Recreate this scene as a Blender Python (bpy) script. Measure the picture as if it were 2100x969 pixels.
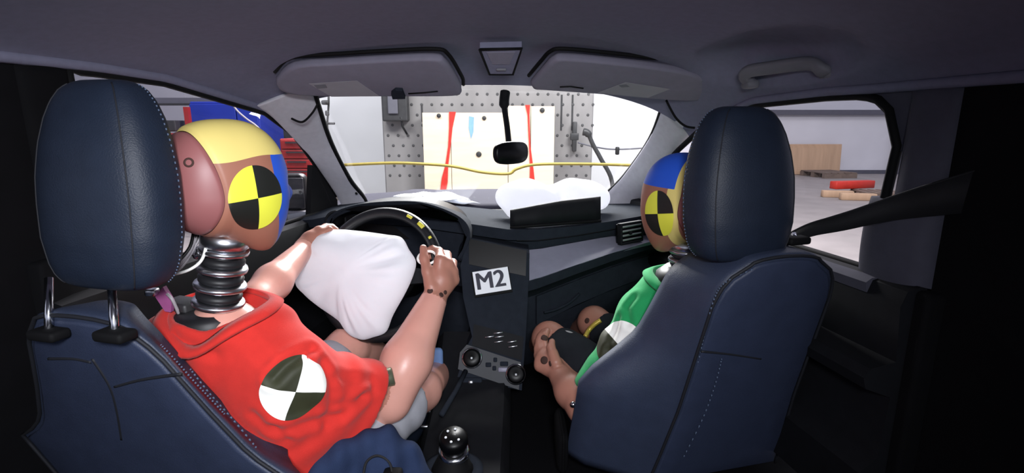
import bpy, bmesh, math, random
import numpy as np
from mathutils import Vector, Matrix

# ------------------------------------------------------------------ clear
for _o in list(bpy.data.objects):
    bpy.data.objects.remove(_o, do_unlink=True)
scene = bpy.context.scene
COL = scene.collection
random.seed(7)
R = math.radians

# ------------------------------------------------------------------ camera
CAMZ = 1.25
FPX = 1050.0
PITCH = math.atan(224.5 / FPX)
cam_d = bpy.data.cameras.new('camera')
cam_d.sensor_width = 36.0
cam_d.lens = 18.0
cam_d.clip_start = 0.01
cam = bpy.data.objects.new('camera', cam_d)
cam.location = (0, 0, CAMZ)
cam.rotation_euler = (math.pi / 2 - PITCH, 0, 0)
COL.objects.link(cam)
scene.camera = cam

# ------------------------------------------------------------------ world, lights, exposure
world = bpy.data.worlds.new('world')
scene.world = world
world.use_nodes = True
bg = world.node_tree.nodes['Background']
bg.inputs[0].default_value = (0.80, 0.83, 1.0, 1)
bg.inputs[1].default_value = 0.60
scene.view_settings.view_transform = 'Standard'
scene.view_settings.look = 'None'
scene.view_settings.gamma = 1.0
scene.view_settings.exposure = 0.55
scene.view_settings.use_curve_mapping = False


def area_light(name, loc, target, size, power, color=(1, 1, 1), size_y=None):
    d = bpy.data.lights.new(name, 'AREA')
    d.energy = power
    d.color = color
    d.size = size
    if size_y:
        d.shape = 'RECTANGLE'
        d.size_y = size_y
    o = bpy.data.objects.new(name, d)
    o.location = loc
    o.rotation_euler = (Vector(target) - Vector(loc)).to_track_quat('-Z', 'Y').to_euler()
    COL.objects.link(o)
    return o


# overhead lamp banks of the crash hall, above and ahead of the car
area_light('hall_lamp_bank', (-2.4, 4.2, 4.6), (-1.6, 8.0, 1.2), 2.4, 190, (1.0, 0.98, 0.95), 1.0)
area_light('hall_lamp_bank', (2.6, 4.2, 4.6), (1.8, 8.0, 1.2), 2.4, 380, (1.0, 0.98, 0.96), 1.0)
area_light('hall_lamp_bank', (-0.2, 5.2, 3.15), (-0.2, 1.6, 0.9), 2.2, 560, (1.0, 0.98, 0.97), 1.0)
area_light('hall_lamp_bank', (7.5, 9.0, 5.5), (8.5, 13.0, 0.0), 3.0, 80, (1.0, 0.96, 0.92), 1.4)
# onboard lamp fixed under the rear roof, beside the recording camera
onb = area_light('onboard_lamp', (0.05, -0.22, 1.45), (-0.42, 1.2, 0.78), 0.30, 7.0, (0.93, 0.95, 1.0), 0.10)
onb.data.spread = R(104)

# ------------------------------------------------------------------ projection helpers
CP, SP = math.cos(PITCH), math.sin(PITCH)


def ray(px, py):
    u = (px - 1050.0) / FPX
    v = (484.5 - py) / FPX
    return Vector((u, CP + v * SP, -SP + v * CP))


def P(px, py, Y):
    d = ray(px, py)
    return Vector((0, 0, CAMZ)) + d * (Y / d.y)


def RP(px, py, p0, n):
    d = ray(px, py)
    o = Vector((0, 0, CAMZ))
    return o + d * ((Vector(p0) - o).dot(n) / d.dot(n))


def interp(x, xs, ys):
    return float(np.interp(x, xs, ys))


# ------------------------------------------------------------------ materials
def s2l(c):
    c = c / 255.0
    return c / 12.92 if c <= 0.04045 else ((c + 0.055) / 1.055) ** 2.4


def lin(rgb):
    return (s2l(rgb[0]), s2l(rgb[1]), s2l(rgb[2]), 1.0)


MATS = {}


def M(name, rgb, rough=0.6, metal=0.0, var=0.12, vscale=14.0, bump=0.0, bscale=300.0, spec=0.5, coat=0.0, sheen=0.0, dist=0.002, stretch=None):
    if name in MATS:
        return MATS[name]
    m = bpy.data.materials.new(name)
    m.use_nodes = True
    nt = m.node_tree
    b = nt.nodes['Principled BSDF']
    c = lin(rgb)
    b.inputs['Roughness'].default_value = rough
    b.inputs['Metallic'].default_value = metal
    b.inputs['Specular IOR Level'].default_value = spec
    b.inputs['Coat Weight'].default_value = coat
    b.inputs['Sheen Weight'].default_value = sheen
    tc = nt.nodes.new('ShaderNodeTexCoord')
    src = tc.outputs['Object']
    if stretch:
        mp = nt.nodes.new('ShaderNodeMapping')
        mp.inputs['Scale'].default_value = stretch
        nt.links.new(src, mp.inputs[0])
        src = mp.outputs[0]
    n = nt.nodes.new('ShaderNodeTexNoise')
    n.inputs['Scale'].default_value = vscale
    n.inputs['Detail'].default_value = 5
    nt.links.new(src, n.inputs['Vector'])
    rp = nt.nodes.new('ShaderNodeValToRGB')
    rp.color_ramp.elements[0].position = 0.3
    rp.color_ramp.elements[1].position = 0.7
    rp.color_ramp.elements[0].color = (c[0] * (1 - var), c[1] * (1 - var), c[2] * (1 - var), 1)
    rp.color_ramp.elements[1].color = (min(1, c[0] * (1 + var)), min(1, c[1] * (1 + var)), min(1, c[2] * (1 + var)), 1)
    nt.links.new(n.outputs['Fac'], rp.inputs['Fac'])
    nt.links.new(rp.outputs['Color'], b.inputs['Base Color'])
    if bump > 0:
        n2 = nt.nodes.new('ShaderNodeTexNoise')
        n2.inputs['Scale'].default_value = bscale
        n2.inputs['Detail'].default_value = 3
        nt.links.new(src, n2.inputs['Vector'])
        bp = nt.nodes.new('ShaderNodeBump')
        bp.inputs['Strength'].default_value = bump
        bp.inputs['Distance'].default_value = dist
        nt.links.new(n2.outputs['Fac'], bp.inputs['Height'])
        nt.links.new(bp.outputs['Normal'], b.inputs['Normal'])
    MATS[name] = m
    return m


def glass_mat(name, tint, refl=0.05):
    m = bpy.data.materials.new(name)
    m.use_nodes = True
    nt = m.node_tree
    nt.nodes.remove(nt.nodes['Principled BSDF'])
    out = nt.nodes['Material Output']
    t = nt.nodes.new('ShaderNodeBsdfTransparent')
    t.inputs[0].default_value = (*tint, 1)
    g = nt.nodes.new('ShaderNodeBsdfGlossy')
    g.inputs['Roughness'].default_value = 0.02
    mx = nt.nodes.new('ShaderNodeMixShader')
    # faint smudges vary the reflection
    n = nt.nodes.new('ShaderNodeTexNoise')
    n.inputs['Scale'].default_value = 6
    mr = nt.nodes.new('ShaderNodeMapRange')
    mr.inputs[3].default_value = refl * 0.7
    mr.inputs[4].default_value = refl * 1.3
    nt.links.new(n.outputs['Fac'], mr.inputs[0])
    nt.links.new(mr.outputs[0], mx.inputs[0])
    nt.links.new(t.outputs[0], mx.inputs[1])
    nt.links.new(g.outputs[0], mx.inputs[2])
    nt.links.new(mx.outputs[0], out.inputs['Surface'])
    MATS[name] = m
    return m


HEADLINER = M('headliner_fabric', (114, 114, 134), 0.95, var=0.05, vscale=60, bump=0.25, bscale=900, spec=0.15)
PILLAR = M('pillar_trim', (190, 188, 196), 0.8, var=0.05, vscale=50, bump=0.2, bscale=700, spec=0.25)
VISOR = M('visor_vinyl', (118, 115, 130), 0.75, var=0.05, vscale=30, bump=0.2, bscale=500, spec=0.25)
VISOR_LABEL = M('visor_label_print', (140, 138, 146), 0.7, var=0.05)
HANDLE = M('handle_plastic', (104, 104, 112), 0.6, var=0.05, spec=0.35)
SEAL = M('black_rubber', (9, 9, 11), 0.75, var=0.2, spec=0.2)
DASH = M('dash_plastic', (36, 40, 48), 0.9, var=0.1, vscale=40, bump=0.3, bscale=600, spec=0.06)
DASH_DARK = M('dash_dark_plastic', (17, 18, 22), 0.7, var=0.15, vscale=40, spec=0.2)
TRIM_SILVER = M('dash_satin_trim', (140, 138, 156), 0.5, metal=0.0, var=0.06, vscale=30)
GLOSS = M('gloss_black', (6, 6, 8), 0.38, var=0.1, spec=0.2)
HEADREST = M('headrest_leatherette', (27, 35, 50), 0.5, var=0.08, vscale=25, bump=0.3, bscale=420, spec=0.3)
SEAT = M('seat_leatherette', (46, 54, 74), 0.5, var=0.08, vscale=25, bump=0.35, bscale=420, spec=0.4)
SEAT_BACK = M('seat_back_vinyl', (46, 54, 76), 0.52, var=0.08, vscale=25, bump=0.3, bscale=420, spec=0.4)
STITCH = M('stitch_thread', (78, 92, 116), 0.7, var=0.1)
STITCH_DARK = M('stitch_thread_dark', (18, 20, 28), 0.7, var=0.1)
CARPET = M('carpet_black', (10, 10, 13), 0.95, var=0.3, vscale=200, bump=0.4, bscale=800, spec=0.1)
LOWTRIM = M('lower_trim_shade_black', (8, 8, 11), 0.85, var=0.2, spec=0.15)  # black trim; on the lower pillars the colour carries the shade
BTRIM = M('belt_pillar_panel', (66, 66, 78), 0.75, var=0.06, vscale=40, bump=0.15, bscale=600, spec=0.25)
WEB = M('belt_webbing', (12, 13, 18), 0.75, var=0.25, vscale=260, bump=0.4, bscale=900)
CHROME = M('chrome_steel', (190, 192, 198), 0.18, metal=1.0, var=0.05)
STEEL = M('dull_steel', (200, 202, 208), 0.3, metal=1.0, var=0.12, vscale=60)
RUBBER = M('neck_rubber', (26, 26, 29), 0.5, var=0.15, spec=0.4)
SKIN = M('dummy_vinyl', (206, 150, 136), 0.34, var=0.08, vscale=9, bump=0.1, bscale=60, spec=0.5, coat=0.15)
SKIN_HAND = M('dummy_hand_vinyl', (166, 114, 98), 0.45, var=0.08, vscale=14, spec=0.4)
CAP = M('skull_cap_vinyl', (142, 88, 88), 0.45, var=0.06, vscale=10, spec=0.4)
HEADSKIN = M('head_vinyl', (154, 102, 84), 0.5, var=0.06, vscale=12, spec=0.35)
RED = M('red_cotton', (196, 48, 42), 0.9, var=0.06, vscale=30, bump=0.35, bscale=700, spec=0.15, sheen=0.1)
GREEN = M('green_cotton', (38, 150, 88), 0.9, var=0.06, vscale=30, bump=0.35, bscale=700, spec=0.15, sheen=0.1)
GREY_SHORTS = M('grey_shorts_cloth', (168, 168, 176), 0.9, var=0.06, vscale=20, bump=0.3, bscale=500, spec=0.15)
BLACK_SHORTS = M('black_shorts_cloth', (30, 32, 38), 0.9, var=0.12, vscale=20, bump=0.3, bscale=500, spec=0.15)
NAVY = M('navy_cloth', (38, 50, 78), 0.9, var=0.15, vscale=16, bump=0.4, bscale=500, spec=0.15)
ST_Y = M('sticker_yellow', (226, 226, 70), 0.5, var=0.03)
ST_K = M('sticker_black', (24, 25, 22), 0.5, var=0.1)
ST_W = M('sticker_white', (244, 244, 238), 0.6, var=0.02)
ST_O = M('sticker_olive', (44, 46, 26), 0.7, var=0.25, vscale=20)
BAG = M('airbag_nylon', (244, 245, 250), 0.85, var=0.02, vscale=12, bump=0.25, bscale=500, spec=0.2)
_nt = BAG.node_tree
_tr = _nt.nodes.new('ShaderNodeBsdfTranslucent')
_tr.inputs[0].default_value = (0.95, 0.95, 0.98, 1)
_mx = _nt.nodes.new('ShaderNodeMixShader')
_mx.inputs[0].default_value = 0.45
_nt.links.new(_nt.nodes['Principled BSDF'].outputs[0], _mx.inputs[1])
_nt.links.new(_tr.outputs[0], _mx.inputs[2])
_nt.links.new(_mx.outputs[0], _nt.nodes['Material Output'].inputs[0])
WHITE_TIE = M('white_tie', (236, 236, 232), 0.5, var=0.03)
TAPE_Y = M('yellow_tape', (214, 206, 70), 0.5, var=0.05)
PAPER = M('white_paper', (238, 240, 246), 0.8, var=0.03)
INK = M('sign_ink', (18, 20, 44), 0.6, var=0.05)
PURPLE = M('purple_tag', (140, 70, 120), 0.7, var=0.15)
BLUEPLUG = M('violet_plug', (70, 50, 190), 0.5, var=0.1)
WIRE_W = M('wire_white', (150, 145, 150), 0.5, var=0.1)
WIRE_K = M('wire_black', (14, 14, 16), 0.5, var=0.1)
BRASS = M('brass_yellow', (190, 160, 70), 0.4, metal=0.4, var=0.1)
LAMP_DOT = M('shift_print', (210, 214, 220), 0.5, var=0.02)
BODYPAINT = M('car_paint', (46, 45, 56), 0.85, metal=0.0, var=0.05, spec=0.08)
# hall
HALLWALL = M('hall_wall_paint', (214, 214, 218), 0.85, var=0.04, vscale=1.5, spec=0.2)
HALLFLOOR = M('hall_concrete', (150, 144, 140), 0.6, var=0.12, vscale=2.5, bump=0.1, bscale=30)
CONCRETE = M('barrier_steel_grey', (122, 120, 121), 0.7, var=0.16, vscale=3, bump=0.2, bscale=20, stretch=(1, 1, 0.4))
HOLE = M('bolt_hole_dark', (66, 66, 68), 0.8, var=0.1)
PLY = M('plywood', (216, 200, 178), 0.75, var=0.08, vscale=3, stretch=(0.4, 1, 4))
PLY2 = M('plywood_dull', (196, 164, 132), 0.8, var=0.1, vscale=3, stretch=(4, 1, 0.4))
REDPAINT = M('red_paint', (196, 40, 28), 0.6, var=0.15)
BLUETAPE = M('light_blue_tape', (120, 160, 205), 0.6, var=0.1)
YROPE = M('yellow_rope', (112, 98, 26), 0.6, var=0.1)
DARKMETAL = M('dark_metal', (52, 52, 54), 0.5, metal=0.3, var=0.15)
FRAMEGREY = M('frame_grey_steel', (84, 84, 94), 0.55, var=0.06)
BLUEBOX = M('blue_sheet_metal', (12, 40, 140), 0.55, var=0.1, vscale=4)
REDBOX = M('red_tool_metal', (140, 28, 28), 0.5, var=0.12)
PALLET = M('pallet_wood', (120, 104, 92), 0.85, var=0.2, vscale=8)
GLASS_W = glass_mat('windscreen_glass', (0.97, 0.98, 0.98), 0.03)
GLASS_S = glass_mat('side_glass', (0.80, 0.79, 0.82), 0.015)


# ------------------------------------------------------------------ objects
BASE = {}


def empty(name, base):
    o = bpy.data.objects.new(name, None)
    o.empty_display_size = 0.05
    o.location = base
    COL.objects.link(o)
    BASE[o.name] = Vector(base)
    return o


def tag(o, label=None, cat=None, group=None, kind=None):
    if label:
        o['label'] = label
    if cat:
        o['category'] = cat
    if group:
        o['group'] = group
    if kind:
        o['kind'] = kind
    return o


def thing(name, label, cat, base, group=None):
    return tag(empty(name, base), label, cat, group)


def build(name, geo, mat, parent=None, smooth=True, mats=None, idx=None, origin=None, autosmooth=None):
    V, F = geo[0], geo[1]
    V = np.array([tuple(v) for v in V], dtype=float) if not isinstance(V, np.ndarray) else V.astype(float)
    if parent is not None:
        b = BASE[parent.name]
    else:
        b = Vector(origin) if origin is not None else Vector(((V[:, 0].min() + V[:, 0].max()) / 2, (V[:, 1].min() + V[:, 1].max()) / 2, V[:, 2].min()))
    V2 = V - np.array(b)
    me = bpy.data.meshes.new(name)
    me.from_pydata([tuple(v) for v in V2], [], [tuple(int(i) for i in f) for f in F])
    me.update()
    if smooth:
        me.polygons.foreach_set('use_smooth', [True] * len(me.polygons))
        if autosmooth:
            bm = bmesh.new()
            bm.from_mesh(me)
            for e in bm.edges:
                if len(e.link_faces) == 2 and e.calc_face_angle(0) > R(autosmooth):
                    e.smooth = False
            bm.to_mesh(me)
            bm.free()
    for mm in (mats or [mat]):
        me.materials.append(mm)
    if idx is not None:
        me.polygons.foreach_set('material_index', list(idx))
    o = bpy.data.objects.new(name, me)
    COL.objects.link(o)
    if parent is not None:
        o.parent = parent
    else:
        o.location = b
    BASE[o.name] = Vector(b)
    return o


def single(name, geo, mat, label, cat, group=None, **k):
    return tag(build(name, geo, mat, **k), label, cat, group)


def struct(name, geo, mat, label=None, **k):
    o = build(name, geo, mat, **k)
    tag(o, label, None, None, 'structure')
    return o


# ------------------------------------------------------------------ geometry helpers
def merge(*gs):
    V, F = [], []
    for g in gs:
        k = len(V)
        V.extend([Vector(v) for v in g[0]])
        F.extend([tuple(i + k for i in f) for f in g[1]])
    return V, F


def rbox(c, size, bev=0.0, seg=2, rot=None):
    bm = bmesh.new()
    bmesh.ops.create_cube(bm, size=1.0)
    for v in bm.verts:
        v.co = Vector((v.co.x * size[0], v.co.y * size[1], v.co.z * size[2]))
    if bev > 0:
        bmesh.ops.bevel(bm, geom=list(bm.edges), offset=bev, segments=seg, affect='EDGES', profile=0.5)
    bm.verts.index_update()
    V = []
    for v in bm.verts:
        p = v.co.copy()
        if rot is not None:
            p = rot @ p
        V.append(p + Vector(c))
    F = [tuple(x.index for x in f.verts) for f in bm.faces]
    bm.free()
    return V, F


def loft(rings, cap=True, closed=True):
    n = len(rings[0])
    V = [Vector(p) for r in rings for p in r]
    F = []
    for i in range(len(rings) - 1):
        for j in range(n if closed else n - 1):
            j2 = (j + 1) % n
            F.append((i * n + j, i * n + j2, (i + 1) * n + j2, (i + 1) * n + j))
    if cap and closed:
        F.append(tuple(range(n - 1, -1, -1)))
        k = (len(rings) - 1) * n
        F.append(tuple(range(k, k + n)))
    return V, F


def frames(path):
    pts = [Vector(p) for p in path]
    T = []
    for i in range(len(pts)):
        a = pts[max(0, i - 1)]
        b = pts[min(len(pts) - 1, i + 1)]
        T.append((b - a).normalized())
    up = Vector((0, 0, 1)) if abs(T[0].z) < 0.9 else Vector((1, 0, 0))
    N = []
    n = (up - T[0] * up.dot(T[0])).normalized()
    for t in T:
        n = (n - t * n.dot(t))
        n.normalize()
        N.append(n.copy())
    return pts, T, N


def tube(path, r, n=8, cap=True):
    pts, T, N = frames(path)
    rs = r if isinstance(r, (list, tuple)) else [r] * len(pts)
    rings = []
    for p, t, nn, rr in zip(pts, T, N, rs):
        b = t.cross(nn)
        rings.append([p + (nn * math.cos(2 * math.pi * k / n) + b * math.sin(2 * math.pi * k / n)) * rr for k in range(n)])
    return loft(rings, cap)


def spline(pts, n=8):
    pts = [Vector(p) for p in pts]
    out = []
    for i in range(len(pts) - 1):
        p0 = pts[max(0, i - 1)]; p1 = pts[i]; p2 = pts[i + 1]; p3 = pts[min(len(pts) - 1, i + 2)]
        for k in range(n):
            t = k / n
            out.append(0.5 * ((2 * p1) + (p2 - p0) * t + (2 * p0 - 5 * p1 + 4 * p2 - p3) * t * t + (3 * p1 - p0 - 3 * p2 + p3) * t ** 3))
    out.append(pts[-1])
    return out


def ribbon(path, side, width, thick):
    """flat strap along path; side = unit vector of its width (list or single)"""
    pts, T, N = frames(path)
    rings = []
    for i, p in enumerate(pts):
        s = Vector(side[i] if isinstance(side, list) else side).normalized()
        nn = T[i].cross(s).normalized()
        w = width[i] if isinstance(width, list) else width
        rings.append([p + s * w / 2 + nn * thick / 2, p - s * w / 2 + nn * thick / 2, p - s * w / 2 - nn * thick / 2, p + s * w / 2 - nn * thick / 2])
    return loft(rings)


def lathe(profile, origin, axis=(0, 0, 1), n=24):
    ax = Vector(axis).normalized()
    q = ax.to_track_quat('Z', 'Y').to_matrix()
    rings = []
    for r, z in profile:
        rings.append([Vector(origin) + q @ Vector((r * math.cos(2 * math.pi * k / n), r * math.sin(2 * math.pi * k / n), z)) for k in range(n)])
    return loft(rings)


def prism(poly, d):
    """extrude planar polygon (list of points) by vector d"""
    n = len(poly)
    d = Vector(d)
    V = [Vector(p) for p in poly] + [Vector(p) + d for p in poly]
    F = [tuple(range(n - 1, -1, -1)), tuple(range(n, 2 * n))]
    F += [(i, (i + 1) % n, n + (i + 1) % n, n + i) for i in range(n)]
    return V, F


def torus(center, axes, Rr, r, n=48, m=10, a0=0.0, a1=2 * math.pi):
    ex, ey, ez = [Vector(a) for a in axes]
    full = abs(a1 - a0 - 2 * math.pi) < 1e-6
    cnt = n if full else n + 1
    rings = []
    for i in range(cnt):
        a = a0 + (a1 - a0) * i / n
        c = Vector(center) + (ex * math.cos(a) + ey * math.sin(a)) * Rr
        d = ex * math.cos(a) + ey * math.sin(a)
        rings.append([c + (d * math.cos(2 * math.pi * k / m) + ez * math.sin(2 * math.pi * k / m)) * r for k in range(m)])
    if full:
        rings.append(rings[0])
        return loft(rings, cap=False)
    return loft(rings)


def grid(rows):
    n = len(rows[0])
    V = [Vector(p) for r in rows for p in r]
    F = []
    for i in range(len(rows) - 1):
        for j in range(n - 1):
            F.append((i * n + j, i * n + j + 1, (i + 1) * n + j + 1, (i + 1) * n + j))
    return V, F


def thick_grid(rows, off):
    """closed slab from a grid of points, the second skin displaced by off (vector)"""
    off = Vector(off)
    a = [[Vector(p) for p in r] for r in rows]
    b = [[Vector(p) + off for p in r] for r in rows]
    rings = []
    for r, s in zip(a, b):
        rings.append(r + s[::-1])
    return loft(rings)


def rotz(a):
    return Matrix.Rotation(a, 3, 'Z')


# ------------------------------------------------------------------ signed distance bodies (continuous surfaces)
class Body:
    def __init__(self, lo, hi, h):
        self.lo = np.array(lo, float)
        self.h = h
        n = np.ceil((np.array(hi, float) - self.lo) / h).astype(int) + 1
        self.n = n
        self.F = np.full(n, 1.0, np.float32)
        self.ax = [self.lo[i] + h * np.arange(n[i]) for i in range(3)]

    def _sub(self, lo, hi):
        s = []
        for i in range(3):
            a = int(max(0, math.floor((lo[i] - self.lo[i]) / self.h)))
            b = int(min(self.n[i], math.ceil((hi[i] - self.lo[i]) / self.h) + 1))
            if b <= a:
                return None
            s.append(slice(a, b))
        return tuple(s)

    def _pts(self, s):
        return np.meshgrid(self.ax[0][s[0]], self.ax[1][s[1]], self.ax[2][s[2]], indexing='ij', sparse=True)

    def _mix(self, s, d, k, cut):
        a = self.F[s]
        if cut:
            b = -d
            if k <= 0:
                self.F[s] = np.maximum(a, b)
            else:
                h = np.clip(0.5 - 0.5 * (b - a) / k, 0, 1)
                self.F[s] = b * (1 - h) + a * h + k * h * (1 - h)
        else:
            if k <= 0:
                self.F[s] = np.minimum(a, d)
            else:
                h = np.clip(0.5 + 0.5 * (d - a) / k, 0, 1)
                self.F[s] = d * (1 - h) + a * h - k * h * (1 - h)

    def cone(self, a, b, r1, r2, k=0.02, cut=False):
        a = np.array(a, float); b = np.array(b, float)
        m = max(r1, r2) + k + 3 * self.h
        s = self._sub(np.minimum(a, b) - m, np.maximum(a, b) + m)
        if s is None:
            return self
        X, Y, Z = self._pts(s)
        ab = b - a
        L = max(1e-9, float(ab @ ab))
        t = np.clip(((X - a[0]) * ab[0] + (Y - a[1]) * ab[1] + (Z - a[2]) * ab[2]) / L, 0, 1)
        d = np.sqrt((X - a[0] - t * ab[0]) ** 2 + (Y - a[1] - t * ab[1]) ** 2 + (Z - a[2] - t * ab[2]) ** 2) - (r1 + (r2 - r1) * t)
        self._mix(s, d, k, cut)
        return self

    def chain(self, pts, rs, k=0.006):
        for i in range(len(pts) - 1):
            self.cone(pts[i], pts[i + 1], rs[i], rs[i + 1], k)
        return self

    def ell(self, c, r, rot=None, k=0.02, cut=False):
        c = np.array(c, float); r = np.array(r, float)
        m = r.max() + k + 3 * self.h
        s = self._sub(c - m, c + m)
        if s is None:
            return self
        X, Y, Z = self._pts(s)
        dx, dy, dz = X - c[0], Y - c[1], Z - c[2]
        if rot is not None:
            q = np.array(rot)  # columns = local axes
            lx = dx * q[0, 0] + dy * q[1, 0] + dz * q[2, 0]
            ly = dx * q[0, 1] + dy * q[1, 1] + dz * q[2, 1]
            lz = dx * q[0, 2] + dy * q[1, 2] + dz * q[2, 2]
        else:
            lx, ly, lz = dx, dy, dz
        k0 = np.sqrt((lx / r[0]) ** 2 + (ly / r[1]) ** 2 + (lz / r[2]) ** 2)
        k1 = np.sqrt((lx / r[0] ** 2) ** 2 + (ly / r[1] ** 2) ** 2 + (lz / r[2] ** 2) ** 2) + 1e-9
        d = k0 * (k0 - 1.0) / k1
        self._mix(s, d, k, cut)
        return self

    def plane_cut(self, p, n, k=0.0):
        """remove everything on the side n points to"""
        n = Vector(n).normalized()
        X, Y, Z = np.meshgrid(self.ax[0], self.ax[1], self.ax[2], indexing='ij', sparse=True)
        d = (X - p[0]) * n[0] + (Y - p[1]) * n[1] + (Z - p[2]) * n[2]
        self.F = np.maximum(self.F, d.astype(np.float32))
        return self

    def warp(self, fn):
        X, Y, Z = np.meshgrid(self.ax[0], self.ax[1], self.ax[2], indexing='ij', sparse=True)
        self.F = self.F + fn(X, Y, Z).astype(np.float32)
        return self

    def mesh(self):
        F = self.F
        F[0], F[-1] = 1, 1
        F[:, 0], F[:, -1] = 1, 1
        F[:, :, 0], F[:, :, -1] = 1, 1
        ins = F < 0
        cnt = np.zeros(np.array(F.shape) - 1, np.int8)
        for a in (0, 1):
            for b in (0, 1):
                for c in (0, 1):
                    cnt += ins[a:F.shape[0] - 1 + a, b:F.shape[1] - 1 + b, c:F.shape[2] - 1 + c]
        act = (cnt > 0) & (cnt < 8)
        idx = np.argwhere(act)
        pos = np.zeros((len(idx), 3)); num = np.zeros(len(idx))
        cs = [(a, b, c) for a in (0, 1) for b in (0, 1) for c in (0, 1)]
        for c0 in cs:
            for d in range(3):
                if c0[d] == 0:
                    c1 = list(c0); c1[d] = 1
                    f0 = F[idx[:, 0] + c0[0], idx[:, 1] + c0[1], idx[:, 2] + c0[2]]
                    f1 = F[idx[:, 0] + c1[0], idx[:, 1] + c1[1], idx[:, 2] + c1[2]]
                    x = (f0 < 0) != (f1 < 0)
                    t = np.where(x, f0 / np.where(x, f0 - f1, 1), 0)
                    q = np.tile(np.array(c0, float), (len(idx), 1))
                    q[:, d] += t
                    pos += q * x[:, None]
                    num += x
        V = self.lo + self.h * (idx + pos / num[:, None])
        vid = np.full(act.shape, -1, np.int64)
        vid[act] = np.arange(len(idx))
        faces = []
        for d in range(3):
            e, f = [(1, 2), (2, 0), (0, 1)][d]
            s0 = [slice(None)] * 3; s1 = [slice(None)] * 3
            s0[d] = slice(0, -1); s1[d] = slice(1, None)
            ch = ins[tuple(s0)] != ins[tuple(s1)]
            w = np.argwhere(ch)
            w = w[(w[:, e] > 0) & (w[:, f] > 0) & (w[:, e] < act.shape[e]) & (w[:, f] < act.shape[f])]
            if not len(w):
                continue
            def cell(de, df):
                q = w.copy(); q[:, e] += de; q[:, f] += df
                return vid[q[:, 0], q[:, 1], q[:, 2]]
            quad = np.stack([cell(-1, -1), cell(0, -1), cell(0, 0), cell(-1, 0)], 1)
            fl = ~ins[w[:, 0], w[:, 1], w[:, 2]]
            quad[fl] = quad[fl][:, ::-1]
            faces.append(quad)
        return V, np.concatenate(faces)

# ------------------------------------------------------------------ car shell
def XL(Y):
    return -0.80 - (2.5 - Y) * 0.154


def XR(Y):
    return 0.55 + (2.5 - Y) * 0.193


RAIL_L = ([-0.9, 0.8, 1.26, 1.46, 1.893, 2.063, 2.19, 2.37], [1.33, 1.37, 1.375, 1.368, 1.30, 1.222, 1.108, 0.928])
RAIL_R = ([-0.9, 0.8, 1.168, 1.304, 1.579, 1.857, 2.013, 2.2, 2.4], [1.29, 1.32, 1.32, 1.322, 1.314, 1.242, 1.157, 1.03, 0.90])
ROOFC = ([-0.9, 0.3, 1.0, 1.5, 1.72, 1.95], [1.48, 1.53, 1.527, 1.497, 1.468, 1.392])


def roof_z(X, Y):
    xl, xr = XL(Y), XR(Y)
    c, h = (xl + xr) / 2, (xr - xl) / 2
    t = max(-1, min(1, (X - c) / h))
    zr = interp(Y, *RAIL_L) * (1 - t) / 2 + interp(Y, *RAIL_R) * (1 + t) / 2
    zc = interp(Y, *ROOFC)
    return zr + (zc - zr) * (1 - abs(t) ** 2.4) ** (1 / 1.55)


rows = []
NY, NX = 90, 110
for i in range(NY + 1):
    Y = -0.9 + (1.93 + 0.9) * i / NY
    row = []
    xl, xr = XL(Y), XR(Y)
    c, h = (xl + xr) / 2, (xr - xl) / 2
    for j in range(NX + 1):
        a = -math.pi / 2 + math.pi * j / NX
        t = math.sin(a)
        X = c + h * t
        z = roof_z(X, Y)
        # moulded recess behind the grab handle
        d = ((Y - 1.35) / 0.28) ** 2 + ((t - 0.83) / 0.135) ** 2
        if d < 1:
            w = (1 - d) ** 0.7
            X += 0.035 * w
            z += 0.05 * w
        row.append((X, Y, z))
    rows.append(row)
g_in = rows
ceiling = struct('ceiling', grid(rows), HEADLINER, 'grey fabric headliner curving over the cabin')
rows2 = [[(x * 1.03, y, z + 0.05) for (x, y, z) in r] for r in rows]
build('roof_panel', grid(rows2), BODYPAINT, ceiling)

# black window seals and A-pillar trims
def pillar(name, inner, outer, bulge, label):
    rings = []
    inn = spline(inner, 6); out = spline(outer, 6)
    n = min(len(inn), len(out))
    for a, b in zip(inn[:n], out[:n]):
        c = (a + b) / 2; h = (b - a) / 2
        nv = (Vector((-0.1, 1.2, 1.1)) - c)
        nv -= h.normalized() * nv.dot(h.normalized())
        nv = Vector((nv.x, -abs(nv.y) - 0.2, nv.z)); nv -= h.normalized() * nv.dot(h.normalized()); nv.normalize()
        ring = []
        for k in range(16):
            th = 2 * math.pi * k / 16
            cs, sn = math.cos(th), math.sin(th)
            e = 0.6
            ring.append(c - h * math.copysign(abs(cs) ** e, cs) + nv * bulge * math.copysign(abs(sn) ** e, sn))
        rings.append(ring)
    return struct(name, loft(rings), PILLAR, label)


pl_in = [P(640, 165, 1.86), P(650, 200, 1.92), P(680, 290, 2.14), P(718, 365, 2.30), P(748, 405, 2.42), P(760, 440, 2.46)]
pl_out = [P(520, 215, 1.84), P(560, 238, 1.93), P(618, 300, 2.12), P(654, 350, 2.24), P(694, 408, 2.37), P(705, 440, 2.42)]
pil_l = pillar('trim_1', pl_in, pl_out, 0.030, 'light grey trim of the pillar left of the windscreen')
pr_in = [P(1376, 170, 1.86), P(1362, 205, 1.92), P(1332, 285, 2.12), P(1280, 360, 2.30), P(1240, 402, 2.42), P(1225, 440, 2.46)]
pr_out = [P(1470, 205, 1.82), P(1452, 240, 1.86), P(1400, 300, 2.02), P(1350, 370, 2.18), P(1318, 410, 2.30), P(1300, 440, 2.36)]
pil_r = pillar('trim_2', pr_in, pr_out, 0.030, 'light grey trim of the pillar right of the windscreen')
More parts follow.
